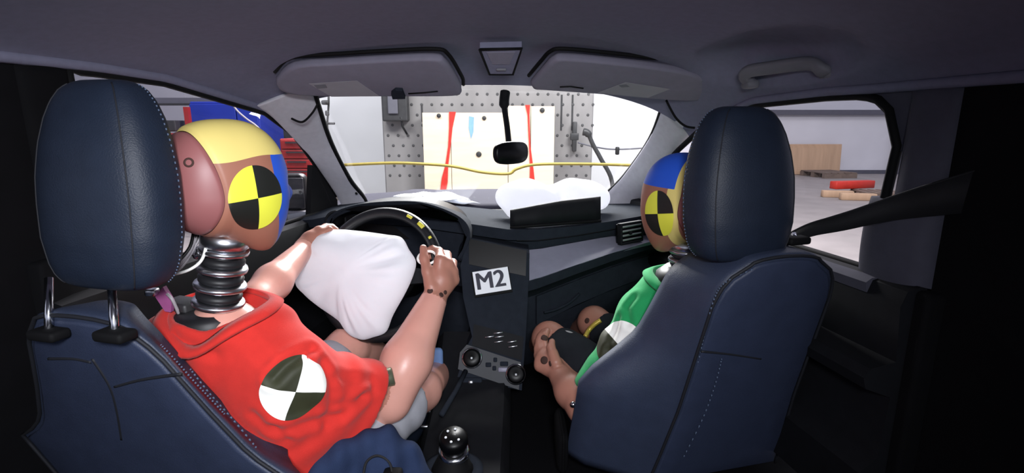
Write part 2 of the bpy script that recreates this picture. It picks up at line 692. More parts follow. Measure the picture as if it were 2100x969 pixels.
# seam line where headliner meets the pillar trim, fixing dots
build('trim_seam', tube(spline([P(598, 243, 1.86), P(620, 250, 1.85), P(640, 232, 1.84), P(652, 212, 1.85)], 6), 0.004, 6), SEAL, pil_l)
build('trim_seam', tube(spline([P(1366, 205, 1.82), P(1385, 240, 1.82), P(1405, 258, 1.82), P(1425, 262, 1.80)], 6), 0.004, 6), SEAL, pil_r)
build('trim_clip', lathe([(0.006, 0), (0.006, 0.004), (0.003, 0.006)], P(731, 396, 2.30), (0.1, -1, 0.2), 10), SEAL, pil_l)
build('windscreen_seal', tube(spline([p + Vector((0.0, -0.012, 0)) for p in pl_in], 6), 0.011, 8), SEAL, pil_l)
build('windscreen_seal', tube(spline([p + Vector((0.0, -0.012, 0)) for p in pr_in], 6), 0.011, 8), SEAL, pil_r)

# windscreen
NW = 24
def ws_edge(t, a, m, b):
    return a * (1 - t) * (1 - 2 * t) + m * 4 * t * (1 - t) + b * t * (2 * t - 1)
wtop = [ws_edge(i / NW, P(615, 175, 1.90), P(1005, 168, 2.0), P(1395, 180, 1.90)) for i in range(NW + 1)]
wbot = [ws_edge(i / NW, P(722, 410, 2.45), P(990, 420, 2.62), P(1262, 410, 2.45)) for i in range(NW + 1)]
wr = []
for j in range(13):
    s = j / 12
    wr.append([a.lerp(b, s) + Vector((0, 0.05, 0.02)) * (4 * s * (1 - s)) for a, b in zip(wtop, wbot)])
struct('window_1', thick_grid(wr, (0, 0.004, 0.003)), GLASS_W, 'windscreen between the two light grey pillars')


# side windows: pane, black seal along the frame, rubber along the sill
def side_window(name, fx, rail, y0, y1, sill, sgn, label, rear_lean):
    ys = [y0 + (y1 - y0) * i / 40 for i in range(41)]
    top = [Vector((fx(y) + sgn * 0.008, y, max(sill + 0.01, interp(y, *rail)))) for y in ys]
    rws = []
    for p in top:
        rws.append([Vector((p.x, p.y, sill + (p.z - sill) * k / 6)) for k in range(7)])
    w = struct(name, thick_grid(rws, (sgn * 0.004, 0, 0)), GLASS_S, label)
    edge = [Vector((p.x - sgn * 0.012, p.y, p.z)) for p in top]
    rear = [Vector((fx(y0) - sgn * 0.004, y0 + rear_lean * (1 - k / 8), sill + (top[0].z - sill) * k / 8)) for k in range(9)]
    build('window_seal', tube(rear + edge[1:], 0.0105, 8), SEAL, w)
    build('sill_seal', tube([Vector((fx(y) - sgn * 0.006, y, sill)) for y in ys], 0.009, 8), SEAL, w)
    return w


side_window('window_2', XL, RAIL_L, 1.20, 2.36, 0.885, -1, 'side window left of the red-shirted dummy', 0.0)
WIN_R = ([1.098, 1.105, 1.12, 1.14, 1.168, 1.21, 1.304] + RAIL_R[0][4:], [1.20, 1.235, 1.272, 1.296, 1.312, 1.320, 1.322] + RAIL_R[1][4:])
side_window('window_3', XR, WIN_R, 1.10, 2.30, 0.935, 1, 'side window right of the passenger seat', 0.03)


def door(name, fx, sgn, y0, y1, dz, label):
    prof = [(-0.03, 0.870), (0.025, 0.882), (0.05, 0.872), (0.06, 0.84), (0.05, 0.72), (0.10, 0.705), (0.112, 0.685), (0.105, 0.66), (0.05, 0.64), (0.055, 0.50), (0.09, 0.46), (0.09, 0.34), (-0.03, 0.32)]
    rings = []
    for i in range(25):
        y = y0 + (y1 - y0) * i / 24
        rings.append([Vector((fx(y) - sgn * dx, y, z + dz)) for dx, z in prof])
    d = struct(name, loft(rings), DASH_DARK, label, autosmooth=40)
    return d


door_l = door('door_1', XL, -1, 1.05, 2.44, 0.0, 'black inner door panel beside the red-shirted dummy')
door_r = door('door_2', XR, 1, 0.98, 2.30, 0.055, 'black inner door panel beside the passenger seat')
# grey sill cap of the passenger door, switch plate and pull handle of the driver's door
build('sill_cap', loft([[Vector((XR(y) - dx, y, z)) for dx, z in ((0.0, 0.934), (0.052, 0.932), (0.064, 0.922), (0.060, 0.900), (0.0, 0.90))] for y in (1.06, 1.2, 1.4, 1.7, 2.1)]), BTRIM, door_r, autosmooth=40)
sw = build('switch_plate', rbox(P(577, 500, 1.93), (0.02, 0.11, 0.05), 0.006), DASH, door_l)
for k in range(3):
    build('window_switch', rbox(P(565 + k * 11, 498 - k * 3, 1.90 + 0.03 * k) + Vector((0.012, 0, 0)), (0.012, 0.02, 0.02), 0.003), STEEL, sw)
build('pull_handle', tube(spline([P(545, 520, 1.80), P(560, 512, 1.85), P(590, 505, 1.95), P(605, 508, 2.0)], 5), 0.012, 8), DASH, door_l)

# mirror sail panels
sail = [Vector((XL(2.06) + 0.012, 2.06, 1.05)), Vector((XL(2.37) + 0.012, 2.37, 0.93)), Vector((XL(2.40) + 0.012, 2.40, 0.87)), Vector((XL(2.10) + 0.012, 2.10, 0.87))]
sail = [P(640, 338, 2.16), P(650, 345, 2.2), P(692, 410, 2.34), P(694, 450, 2.34), P(636, 450, 2.13)]
build('mirror_sail', prism(sail, (-0.02, 0, 0)), SEAL, door_l, smooth=False)

# door mirror outside the driver's window
dm = thing('door_mirror', 'black door mirror outside the side window beside the blue-faced dummy head', 'mirror', P(607, 445, 2.55))
build('mirror_housing', rbox(P(606, 396, 2.55), (0.115, 0.09, 0.20), 0.03, 3), GLOSS, dm)
build('mirror_glass', rbox(P(606, 396, 2.50), (0.085, 0.012, 0.15), 0.005), DARKMETAL, dm)
build('mirror_foot', rbox(P(612, 436, 2.5), (0.12, 0.05, 0.02), 0.006), M('mirror_foot_grey', (110, 108, 112), 0.5), dm)


# B-pillars and rear side panels
def bpillar(name, fx, rail, sgn, y0, y1, label):
    rws = []
    for i in range(13):
        y = y0 + (y1 - y0) * i / 12
        zt = interp(y, *rail) + 0.01
        col = []
        for k in range(15):
            s = k / 14
            z = zt + (1.00 - zt) * s
            edge = math.sin(math.pi * i / 12) ** 0.5
            col.append(Vector((fx(y) - sgn * (0.005 + 0.028 * edge * (0.4 + 0.6 * s)), y, z)))
        rws.append(col)
    o = struct(name, thick_grid(rws, (sgn * 0.06, 0, 0)), BTRIM if sgn > 0 else LOWTRIM, label)
    return o


bp_r = bpillar('trim_3', XR, RAIL_R, 1, 1.085, 0.985, 'grey belt pillar trim right of the passenger window')
bp_l = bpillar('trim_4', XL, RAIL_L, -1, 1.20, 1.09, 'black belt pillar trim left of the driver seat')
_cp = [Vector((XR(y) - 0.004, y, z)) for y, z in ((1.098, 1.20), (1.105, 1.235), (1.12, 1.272), (1.14, 1.296), (1.168, 1.312), (1.21, 1.320), (1.21, 1.345), (1.06, 1.345), (1.06, 1.20))]
build('corner_trim', prism(_cp, (0.03, 0, 0)), BTRIM, bp_r, smooth=False)
# rolled edge of the headliner above the side windows
build('rail_edge_left', tube([Vector((XL(y) + 0.012, y, interp(y, *RAIL_L) + 0.014)) for y in np.linspace(0.7, 1.90, 30)], 0.013, 10), HEADLINER, ceiling)
build('rail_edge_right', tube([Vector((XR(y) - 0.012, y, interp(y, *RAIL_R) + 0.012)) for y in np.linspace(0.7, 1.84, 30)], 0.011, 10), HEADLINER, ceiling)
# lower belt cover (smooth bulged panel)
cov = []
for i in range(15):
    y = 1.135 - 0.155 * i / 14
    col = []
    for k in range(15):
        s = k / 14
        z = 1.10 - 0.19 * s - 0.012 * (i / 14)
        b = math.sin(math.pi * min(1, i / 14 * 1.0)) ** 0.4 * math.sin(math.pi * (0.08 + 0.84 * s)) ** 0.4
        col.append(Vector((XR(y) - 0.012 - 0.035 * b, y, z)))
    cov.append(col)
build('belt_cover_panel', thick_grid(cov, (0.05, 0, 0)), BTRIM, bp_r)
# height-adjuster marks
for k, (px, py) in enumerate(((1880, 318), (1886, 322), (1876, 340), (1884, 343))):
    build('adjuster_mark', rbox(P(px, py, 1.045), (0.006, 0.012, 0.004), 0.001), SEAL, bp_r)


def rear_side(name, fx, rail, sgn, y1, label):
    rws = []
    for y in (y1, 0.8, 0.62):
        rws.append([Vector((fx(y) - sgn * 0.004, y, z)) for z in (interp(y, *rail) + 0.03, 1.1, 0.9, 0.6, 0.3)])
    up = thick_grid(rws, (sgn * 0.05, 0, 0))
    rws = []
    for y in (0.64, 0.2, -0.3, -0.9):
        rws.append([Vector((fx(y) - sgn * 0.004, y, z)) for z in (0.93, 0.85, 0.6, 0.3)])
    lo = thick_grid(rws, (sgn * 0.05, 0, 0))
    return struct(name, merge(up, lo), LOWTRIM, label, autosmooth=40)


rear_side('wall_right', XR, RAIL_R, 1, 0.99, 'black rear door lining on the right side of the cabin')
rear_side('wall_left', XL, RAIL_L, -1, 1.095, 'black rear door lining on the left side of the cabin')
# lower centre pillar on both sides, blackened to stand for shade; car floor
struct('wall_right_lower', merge(rbox((0.86, 1.03, 0.62), (0.10, 0.16, 0.62), 0.01)), LOWTRIM, 'lower pillar lining right of the passenger seat, blackened for shade')
struct('wall_left_lower', merge(rbox((-1.03, 1.12, 0.64), (0.08, 0.16, 0.66), 0.01)), LOWTRIM, 'lower pillar lining left of the driver seat, blackened for shade')
struct('car_floor', rbox((-0.1, 0.75, 0.27), (2.0, 3.3, 0.06), 0.0), CARPET, 'black carpeted floor of the car', smooth=False)
struct('bulkhead', rbox((-0.1, 2.45, 0.56), (1.8, 0.06, 0.56), 0.01), CARPET, 'black carpeted firewall under the dashboard', smooth=False)
bench = thing('rear_bench', 'black rear bench behind the recording position', 'seat', (-0.1, -0.35, 0.3))
build('seat_cushion', rbox((-0.1, -0.30, 0.48), (1.45, 0.5, 0.30), 0.06, 3), SEAT, bench)
build('backrest', rbox((-0.1, -0.66, 0.74), (1.45, 0.16, 0.62), 0.06, 3, Matrix.Rotation(R(14), 3, 'X')), SEAT, bench)

# ------------------------------------------------------------------ outside car parts
def hood_z(x, y):
    i = (y - 2.50) / 1.15
    t = (x + 0.12) / 0.86
    return 0.865 - 0.035 * t * t + 0.02 * math.sin(math.pi * i) - 0.10 * i ** 4 + 0.012 * math.exp(-((abs(t) - 0.55) / 0.08) ** 2)


def on_hood(px, py, up=0.006):
    y = 2.9
    for _ in range(30):
        p = P(px, py, y)
        y = max(2.52, min(3.6, y + (p.z - hood_z(p.x, y) - up) * 2.0))
    p = P(px, py, y)
    return Vector((p.x, y, hood_z(p.x, y) + up))


hoodr = []
for i in range(13):
    y = 2.50 + 1.15 * i / 12
    r = []
    for j in range(25):
        x = -0.98 + 1.72 * j / 24
        t = (x + 0.12) / 0.86
        z = 0.865 - 0.035 * t * t + 0.02 * math.sin(math.pi * i / 12) - 0.10 * (i / 12) ** 4 + 0.012 * math.exp(-((abs(t) - 0.55) / 0.08) ** 2)
        r.append((x, y, z))
    hoodr.append(r)
single('car_hood', thick_grid(hoodr, (0, 0, -0.03)), BODYPAINT, 'blue grey car bonnet seen through the windscreen', 'bonnet')
struct('trim_5', rbox((-0.12, 2.52, 0.83), (1.5, 0.12, 0.05), 0.015), SEAL, 'black cowl strip at the foot of the windscreen')
# papers lying on the bonnet
def sheet(pts, wob, name, label):
    a, b, c, d = [Vector(p) for p in pts]
    rws = []
    for i in range(9):
        s = i / 8
        row = []
        for j in range(13):
            t = j / 12
            p = a.lerp(b, t).lerp(d.lerp(c, t), s)
            p = p + Vector((0, 0, wob * (math.sin(7 * t + 3 * s) + math.sin(11 * s + 5 * t))))
            row.append(p)
        rws.append(row)
    return single(name, thick_grid(rws, (0, 0, 0.003)), PAPER, label, 'paper')


def hz(px, py, y, lift=0.0):
    p = P(px, py, y)
    return p


sheet([on_hood(806, 403, 0.012), on_hood(868, 393, 0.012), on_hood(985, 424, 0.012), on_hood(945, 430, 0.012)], 0.002, 'paper_sheet', 'larger white paper sheet lying across the bonnet behind the windscreen')
sheet([on_hood(846, 398, 0.03), on_hood(915, 393, 0.03), on_hood(965, 412, 0.03), on_hood(900, 412, 0.03)], 0.002, 'paper_sheet', 'smaller white paper sheet on top of the other on the bonnet')

# ------------------------------------------------------------------ sun visors and roof fittings
def make_visor(outline, ptop, pbot, label_quad, clip, flip, label, Yt, Yb):
    p0 = P(ptop[0], ptop[1], Yt)
    p1 = P(pbot[0], pbot[1], Yb)
    ex = Vector((1, 0, 0)); ey = (p1 - p0).normalized()
    n = ex.cross(ey).normalized()
    if n.dot(Vector((0, 0, CAMZ)) - p0) < 0:
        n = -n
    pts = [RP(a, b, p0, n) for a, b in outline]
    cen = sum(pts, Vector()) / len(pts)
    cl = spline(pts + [pts[0]], 5)[:-1]
    rings = []
    for off, sc in ((-0.012, 0.93), (-0.012, 0.985), (-0.004, 1.0), (0.004, 1.0), (0.012, 0.985), (0.013, 0.93)):
        rings.append([cen + (p - cen) * sc - n * 0 + n * off for p in cl])
    v = thing('sun_visor', label, 'sun visor', cen - Vector((0, 0, 0.02)), 'sun visors')
    V, F = loft(rings)
    build('visor_body', (V, F), VISOR, v)
    lq = [RP(a, b, p0, n) + n * 0.0135 for a, b in label_quad]
    build('warning_label', prism(lq, n * 0.001), VISOR_LABEL, v, smooth=False)
    cq = [RP(a, b, p0, n) + n * 0.0146 for a, b in clip]
    build('label_pictogram', prism(cq, n * 0.001), HANDLE, v, smooth=False)
    # dark shadow-gap gasket and hinge rod along the rear edge
    gap = [cen + (p - cen) * 1.02 - n * 0.022 for p in cl]
    kk = len(cl) // 2 + 6
    build('hinge_rod', tube(gap[:kk], 0.006, 8), SEAL, v)
    return v, p0, n


v1, vp, vn = make_visor([(566, 160), (600, 132), (700, 124), (800, 118), (890, 115), (915, 125), (938, 160), (946, 180), (930, 190), (800, 191), (680, 191), (600, 187), (572, 176)],
                        (760, 117), (760, 190), [(634, 163), (733, 157), (778, 189), (680, 190)], [(645, 166), (668, 164), (672, 171), (652, 173)], False,
                        'grey sun visor above the steering wheel, left of the roof console', 1.56, 1.74)
hook = [RP(a, b, vp, vn) + vn * 0.014 for a, b in ((803, 178), (812, 171), (826, 172), (832, 188), (806, 189))]
build('visor_clip', prism(hook, vn * 0.012), DASH, v1, smooth=False)
build('mirror_cover_edge', tube([RP(a, b, vp, vn) + vn * 0.013 for a, b in ((838, 184), (870, 182), (898, 179))], 0.003, 6), SEAL, v1)
v2, vp2, vn2 = make_visor([(1088, 168), (1112, 140), (1132, 120), (1160, 115), (1260, 124), (1360, 136), (1430, 150), (1458, 172), (1462, 192), (1430, 200), (1340, 196), (1230, 186), (1120, 178), (1095, 176)],
                        (1270, 122), (1270, 190), [(1225, 182), (1282, 160), (1374, 174), (1328, 192)], [(1268, 166), (1284, 164), (1290, 169), (1274, 170)], True,
                        'grey sun visor above the passenger side, right of the roof console', 1.56, 1.74)
build('mirror_cover_edge', tube([RP(a, b, vp2, vn2) + vn2 * 0.013 for a, b in ((1148, 170), (1170, 169), (1196, 173))], 0.003, 6), SEAL, v2)

# roof console between the visors
oc = thing('roof_console', 'grey trapezoid roof console between the two sun visors', 'roof console', P(1022, 125, 1.56))
p0 = P(1022, 98, 1.50); p1 = P(1022, 150, 1.60)
n = Vector((1, 0, 0)).cross((p1 - p0).normalized())
if n.dot(Vector((0, 0, CAMZ)) - p0) < 0:
    n = -n
q = [RP(a, b, p0, n) for a, b in ((984, 99), (1070, 97), (1052, 150), (1004, 150))]
cq = sum(q, Vector()) / 4
build('console_outline', tube([a + n * 0.004 for a in q] + [q[0] + n * 0.004], 0.004, 6), SEAL, oc)
build('console_panel', prism([a - n * 0.02 for a in q], n * 0.024), HEADLINER, oc, smooth=False)
build('console_flap', prism([RP(a, b, p0, n) for a, b in ((998, 104), (1056, 103), (1044, 128), (1010, 128))], n * 0.007), VISOR, oc, smooth=False)
build('map_light_button', rbox(RP(1028, 139, p0, n) + n * 0.006, (0.03, 0.015, 0.008), 0.003), HANDLE, oc)

# rear-view mirror
rv = thing('rear_view_mirror', 'black rear-view mirror hanging before the windscreen', 'mirror', P(1042, 312, 1.72))
build('mirror_stalk', tube(spline([P(1036, 188, 1.88), P(1034, 215, 1.86), P(1040, 260, 1.80), P(1044, 300, 1.74)], 6), [0.018] * 7 + [0.010] * 12, 10), DASH_DARK, rv)
rvr = rotz(R(52))
shell = []
for off, sc in ((-0.02, 0.55), (-0.016, 0.85), (-0.004, 1.0), (0.01, 1.0), (0.014, 0.94)):
    ring = []
    for k in range(28):
        a = 2 * math.pi * k / 28
        ca, sa = math.cos(a), math.sin(a)
        ring.append(P(1047, 313, 1.72) + rvr @ Vector((0.085 * sc * math.copysign(abs(ca) ** 0.6, ca), -off, 0.037 * sc * math.copysign(abs(sa) ** 0.7, sa))))
    shell.append(ring)
build('mirror_shell', loft(shell), GLOSS, rv)

# grab handle
gh = thing('grab_handle', 'grey roof grab handle above the passenger window', 'grab handle', P(1610, 160, 1.40))
fr = P(1532, 176, 1.50); rr = P(1696, 156, 1.285)
gpts = [fr + Vector((0.012, 0, 0.006)), P(1528, 158, 1.485), P(1536, 146, 1.45), P(1580, 139, 1.40), P(1640, 131, 1.335), P(1668, 132, 1.30), P(1684, 143, 1.28), rr + Vector((0.012, 0, 0.004))]
gp = spline(gpts, 6)
fa = (rr - fr).normalized()
wid = []
for i in range(len(gp)):
    t = i / (len(gp) - 1)
    wid.append(0.034 if 0.12 < t < 0.88 else 0.040)
sides = []
pts_, T_, N_ = frames(gp)
rings = []
cen = (fr + rr) / 2
for i, p in enumerate(gp):
    t = T_[i]
    nrm = Vector((-0.72, -0.25, -0.62)).normalized()
    nrm = (nrm - t * nrm.dot(t)).normalized()
    s = t.cross(nrm).normalized()
    w = wid[i]
    ring = []
    for k in range(12):
        a = 2 * math.pi * k / 12
        ca, sa = math.cos(a), math.sin(a)
        ring.append(p + s * (w / 2) * math.copysign(abs(ca) ** 0.6, ca) + nrm * 0.011 * math.copysign(abs(sa) ** 0.6, sa))
    rings.append(ring)
build('handle_bar', loft(rings), HANDLE, gh)
for f in (fr, rr):
    build('handle_foot', rbox(f + Vector((0.008, 0.0, 0.004)), (0.034, 0.05, 0.022), 0.007, 2), HANDLE, gh)

# ------------------------------------------------------------------ dashboard
dash = thing('dashboard', 'dark grey car dashboard running under the windscreen', 'dashboard', (-0.1, 2.0, 0.45))
cols = [590, 640, 680, 760, 850, 960, 1042, 1100, 1180, 1250, 1320, 1400, 1440]
yB = [2.05, 2.02, 1.98, 1.92, 1.86, 1.80, 1.78, 1.78, 1.82, 1.88, 1.96, 2.03, 2.05]
A = ([438, 432, 420, 412, 414, 424, 432, 436, 428, 416, 410, 410, 410], 2.42)
B = [452, 448, 440, 436, 440, 456, 468, 468, 462, 452, 440, 434, 432]
Cc = [470, 466, 460, 458, 464, 480, 492, 492, 482, 470, 456, 450, 448]
D = [488, 484, 482, 482, 490, 502, 512, 510, 496, 484, 484, 470, 468]
E = [510, 512, 520, 530, 545, 570, 588, 574, 546, 522, 500, 482, 478]
Fz = [522, 524, 534, 545, 562, 590, 608, 592, 562, 537, 514, 496, 492]
G = [530, 534, 544, 556, 574, 604, 622, 604, 572, 546, 524, 506, 502]
H = [575, 585, 600, 615, 635, 665, 690, 662, 622, 592, 566, 545, 540]
Ib = [640, 650, 670, 690, 710, 740, 760, 740, 700, 660, 620, 600, 590]


def dash_rows():
    rws = []
    for i, px in enumerate(cols):
        y = yB[i]
        ring = []
        ring.append(P(px, A[0][i], A[1]))
        pA = P(px, A[0][i], A[1]); pB = P(px, B[i], y)
        ring.append(pA.lerp(pB, 0.5) + Vector((0, 0, 0.006)))
        ring.append(pA.lerp(pB, 0.9) + Vector((0, 0, 0.004)))
        ring.append(pB + Vector((0, 0.002, -0.004)))
        ring.append(P(px, Cc[i], y + 0.004))
        ring.append(P(px, Cc[i] + 2, y + 0.035))
        ring.append(P(px, D[i], y + 0.045))
        ring.append(P(px, E[i], y - 0.065))
        ring.append(P(px, Fz[i], y - 0.058))
        ring.append(P(px, Fz[i] + 4, y - 0.01))
        ring.append(P(px, G[i], y + 0.02))
        ring.append(P(px, H[i], y + 0.02))
        ring.append(P(px, Ib[i], y + 0.16))
        ring.append(Vector((ring[0].x, 2.43, 0.5)))
        rws.append(ring)
    # refine along x
    fin = []
    for a, b in zip(rws[:-1], rws[1:]):
        for k in range(4):
            fin.append([p.lerp(q_, k / 4) for p, q_ in zip(a, b)])
    fin.append(rws[-1])
    return fin


DR = dash_rows()
build('dash_body', loft(DR), DASH, dash, autosmooth=35)


def dash_pt(px, row, frac=0.0):
    """point on a dash profile row at column px"""
    k = np.interp(px, cols, range(len(cols))) * 4
    i = int(min(len(DR) - 2, math.floor(k)))
    f = k - i
    a = DR[i][row].lerp(DR[i + 1][row], f)
    b = DR[i][row + 1].lerp(DR[i + 1][row + 1], f)
    return a.lerp(b, frac)


def dash_panel(x0, x1, row, f0, f1, off, n=14):
    top, bot = [], []
    for i in range(n + 1):
        px = x0 + (x1 - x0) * i / n
        top.append(dash_pt(px, row, f0)); bot.append(dash_pt(px, row, f1))
    nn = (bot[0] - top[0]).cross(top[-1] - top[0]).normalized()
    if nn.dot(Vector((0, 0, CAMZ)) - top[0]) < 0:
        nn = -nn
    return thick_grid([[p + nn * off for p in top], [p + nn * off for p in bot]], -nn * (off + 0.004)), nn


g, nn = dash_panel(1085, 1425, 6, 0.04, 0.97, 0.004)
build('satin_trim_panel', g, TRIM_SILVER, dash, autosmooth=40)
g, nn = dash_panel(600, 668, 6, 0.06, 0.95, 0.004)
build('satin_trim_panel', g, DASH_DARK, dash, autosmooth=40)
# upper strip under the pad: dark line with a small button
g, nn = dash_panel(1060, 1262, 4, 0.0, 0.9, 0.002)
build('pad_shadow_strip', g, DASH_DARK, dash, autosmooth=40)
# glovebox lid and handle
g, nn = dash_panel(1098, 1330, 10, 0.02, 1.0, 0.012)
gb = build('glovebox_lid', g, DASH, dash, autosmooth=40)
build('glovebox_handle', tube(spline([P(1116, 640, 1.76), P(1140, 634, 1.77), P(1168, 620, 1.79), P(1188, 602, 1.82)], 5), 0.005, 8), DASH, gb)
# passenger vent
def vent(c, ex, ez, w, h, nsl, parent, slat_mat, frame=0.008):
    ex = Vector(ex).normalized(); ez = Vector(ez); ez = (ez - ex * ez.dot(ex)).normalized()
    ny = ex.cross(ez)
    if ny.y > 0:
        ny = -ny
    rot = Matrix((ex, -ny, ez)).transposed()
    vt = build('air_vent', rbox(Vector(c) + ny * -0.012, (w, 0.02, h), 0.004, 2, rot), GLOSS, parent)
    for s in (-1, 1):
        build('vent_bezel', rbox(Vector(c) + ez * s * (h / 2) , (w + frame, 0.022, frame), 0.003, 2, rot), DASH_DARK, vt)
        build('vent_bezel', rbox(Vector(c) + ex * s * (w / 2), (frame, 0.022, h), 0.003, 2, rot), DASH_DARK, vt)
    for i in range(nsl):
        z = (i + 0.5) / nsl - 0.5
        build('vent_slat', rbox(Vector(c) + ez * z * h * 0.92 + ny * 0.003, (w * 0.92, 0.014, 0.006), 0.002, 1, rot @ Matrix.Rotation(R(-28), 3, 'X')), slat_mat, vt)
    build('vent_tab', rbox(Vector(c) + ny * 0.012 - ex * w * 0.12, (0.012, 0.012, 0.012), 0.003, 1, rot), DASH_DARK, vt)
    return vt


vent(P(1293, 476, 1.885), P(1320, 470, 1.93) - P(1265, 480, 1.84), (0, 0.1, 1), 0.115, 0.072, 4, dash, M('vent_slat_satin', (150, 150, 152), 0.4))
# round driver vent at the left end
lv = build('air_vent', lathe([(0.040, 0), (0.040, 0.02), (0.033, 0.022), (0.031, 0.008), (0.0, 0.008)], P(690, 452, 1.95), (0.2, -1, 0.15), 28), DASH_DARK, dash)

# instrument hood
arch = spline([P(668, 470, 1.80), P(672, 447, 1.79), P(700, 428, 1.77), P(760, 415, 1.75), (P(850, 413, 1.72)), P(910, 428, 1.70), P(950, 450, 1.69), P(964, 476, 1.68), P(958, 505, 1.68), P(944, 530, 1.68)], 5)
cen = P(815, 490, 1.74)
rA = [p + Vector((0, 0.40, -0.10)) for p in arch]
rA2 = [p + Vector((0, 0.15, -0.018)) for p in arch]
rB = [p for p in arch]
rC = [cen + (p - cen) * 0.955 + Vector((0, 0.004, 0)) for p in arch]
rD = [cen + (p - cen) * 0.90 + Vector((0, 0.22, 0)) for p in arch]
V, F = grid([rA, rA2, rB])
build('instrument_hood', thick_grid([rA, rA2, rB, rC], (0, 0.012, -0.012)), DASH, dash, autosmooth=60)
build('hood_lining', thick_grid([rC, rD], (0, 0.004, 0.0)), GLOSS, dash)
build('instrument_screen', prism([P(700, 440, 1.95), P(930, 450, 1.90), P(930, 560, 1.88), P(700, 550, 1.93)], (0, 0.02, 0)), GLOSS, dash, smooth=False)
build('column_shroud', loft([[Vector((-0.40 + 0.06 * math.cos(a) , 1.56, 0.80 + 0.055 * math.sin(a))) for a in np.linspace(0, 2 * math.pi, 17)[:-1]],
                             [Vector((-0.40 + 0.085 * math.cos(a), 1.86, 0.70 + 0.085 * math.sin(a))) for a in np.linspace(0, 2 * math.pi, 17)[:-1]]]), DASH_DARK, dash)

# centre stack
S0 = P(1010, 505, 1.69); S1 = P(1010, 795, 1.50)
SN = Vector((1, 0, 0)).cross((S1 - S0).normalized())
if SN.dot(Vector((0, 0, CAMZ)) - S0) < 0:
    SN = -SN
SU = (S0 - S1).normalized()
SROT = Matrix((Vector((1, 0, 0)), -SN, SU)).transposed()


def SPt(px, py, off=0.0):
    return RP(px, py, S0, SN) + SN * off


outl = [(958, 496), (1086, 520), (1082, 620), (1078, 690), (1070, 800), (938, 772), (955, 715), (968, 690), (950, 610), (944, 545)]
build('centre_stack', prism([SPt(*p) for p in outl], Vector((0, 0.34, 0))), DASH, dash, smooth=False)
build('display_screen', prism([SPt(a, b, 0.006) for a, b in ((962, 490), (1080, 514), (1078, 566), (962, 542))], -SN * 0.02), GLOSS, dash, smooth=False)
vp_ = build('vent_panel', prism([SPt(a, b, 0.004) for a, b in ((972, 664), (1074, 690), (1070, 738), (968, 708))], -SN * 0.01), DASH_DARK, dash, smooth=False)
for (a, b) in ((1022, 682), (1024, 690), (1023, 700), (1004, 690), (1050, 700), (1052, 710)):
    build('vent_slat', rbox(SPt(a, b, 0.008), (0.03, 0.006, 0.004), 0.001, 1, SROT @ Matrix.Rotation(R(-8), 3, 'Y')), STEEL, vp_)
cp_ = build('climate_panel', prism([SPt(a, b, 0.012) for a, b in ((958, 706), (1068, 742), (1064, 798), (940, 756), (944, 722))], -SN * 0.03), M('climate_panel_plastic', (38, 41, 48), 0.6, var=0.08), dash, smooth=False)
for (a, b) in ((969, 733), (1058, 766)):
    kb = build('climate_knob', lathe([(0.030, 0), (0.030, 0.010), (0.026, 0.026), (0.022, 0.028), (0.0, 0.028)], SPt(a, b, 0.010), SN, 28), GLOSS, dash)
    build('knob_ring', lathe([(0.0305, 0.004), (0.033, 0.006), (0.033, 0.012), (0.0305, 0.014)], SPt(a, b, 0.010), SN, 28), CHROME, kb)
    build('knob_mark', rbox(SPt(a, b, 0.040), (0.006, 0.002, 0.006), 0.001, 1, SROT), LAMP_DOT, kb)
for (a, b, w) in ((1002, 747, 0.018), (1016, 737, 0.012), (1014, 754, 0.012), (1033, 757, 0.034), (1034, 745, 0.026)):
    build('climate_button', rbox(SPt(a, b, 0.014), (w, 0.008, 0.014), 0.002, 1, SROT), TRIM_SILVER if w > 0.03 else DASH, dash)
us = build('usb_recess', rbox(SPt(965, 785, 0.0), (0.075, 0.02, 0.036), 0.005, 2, SROT), DASH, dash)
build('usb_port', rbox(SPt(966, 783, 0.011), (0.014, 0.004, 0.012), 0.001, 1, SROT), STEEL, us)

# card sign with lettering
sg = thing('card_sign', 'small white card reading M2 propped on the centre stack', 'sign', SPt(1010, 600, 0.02))
tilt = SROT @ Matrix.Rotation(R(-9), 3, 'Y')
sc = SPt(1009, 577, 0.022)
build('card', rbox(sc, (0.118, 0.004, 0.076), 0.0, 1, tilt), PAPER, sg, smooth=False)
build('card_backing', rbox(sc - SN * 0.006 - SU * 0.004, (0.126, 0.006, 0.084), 0.0, 1, tilt), SEAL, sg, smooth=False)
cu = bpy.data.curves.new('lettering', 'FONT')
cu.body = 'M2'
cu.size = 0.078
cu.align_x = 'CENTER'; cu.align_y = 'CENTER'
cu.extrude = 0.0006
to = bpy.data.objects.new('lettering_source', cu)
COL.objects.link(to)
dg = bpy.context.evaluated_depsgraph_get()
tm = bpy.data.meshes.new_from_object(to.evaluated_get(dg))
TV = [sc + SN * 0.0028 - Vector((1, 0, 0)) * 0.004 + tilt @ Vector((v.co.x, -v.co.z, v.co.y)) for v in tm.vertices]
TF = [tuple(p.vertices) for p in tm.polygons]
TV, TF = merge((TV, TF), ([v + Vector((0.0022, 0, 0)) + SN * 0.0001 for v in TV], TF), ([v - Vector((0.0022, 0, 0)) + SN * 0.0002 for v in TV], TF), ([v + Vector((0.0011, 0, 0)) + SU * 0.0014 + SN * 0.0003 for v in TV], TF))
bpy.data.objects.remove(to, do_unlink=True)
build('lettering', (TV, TF), INK, sg, smooth=False)

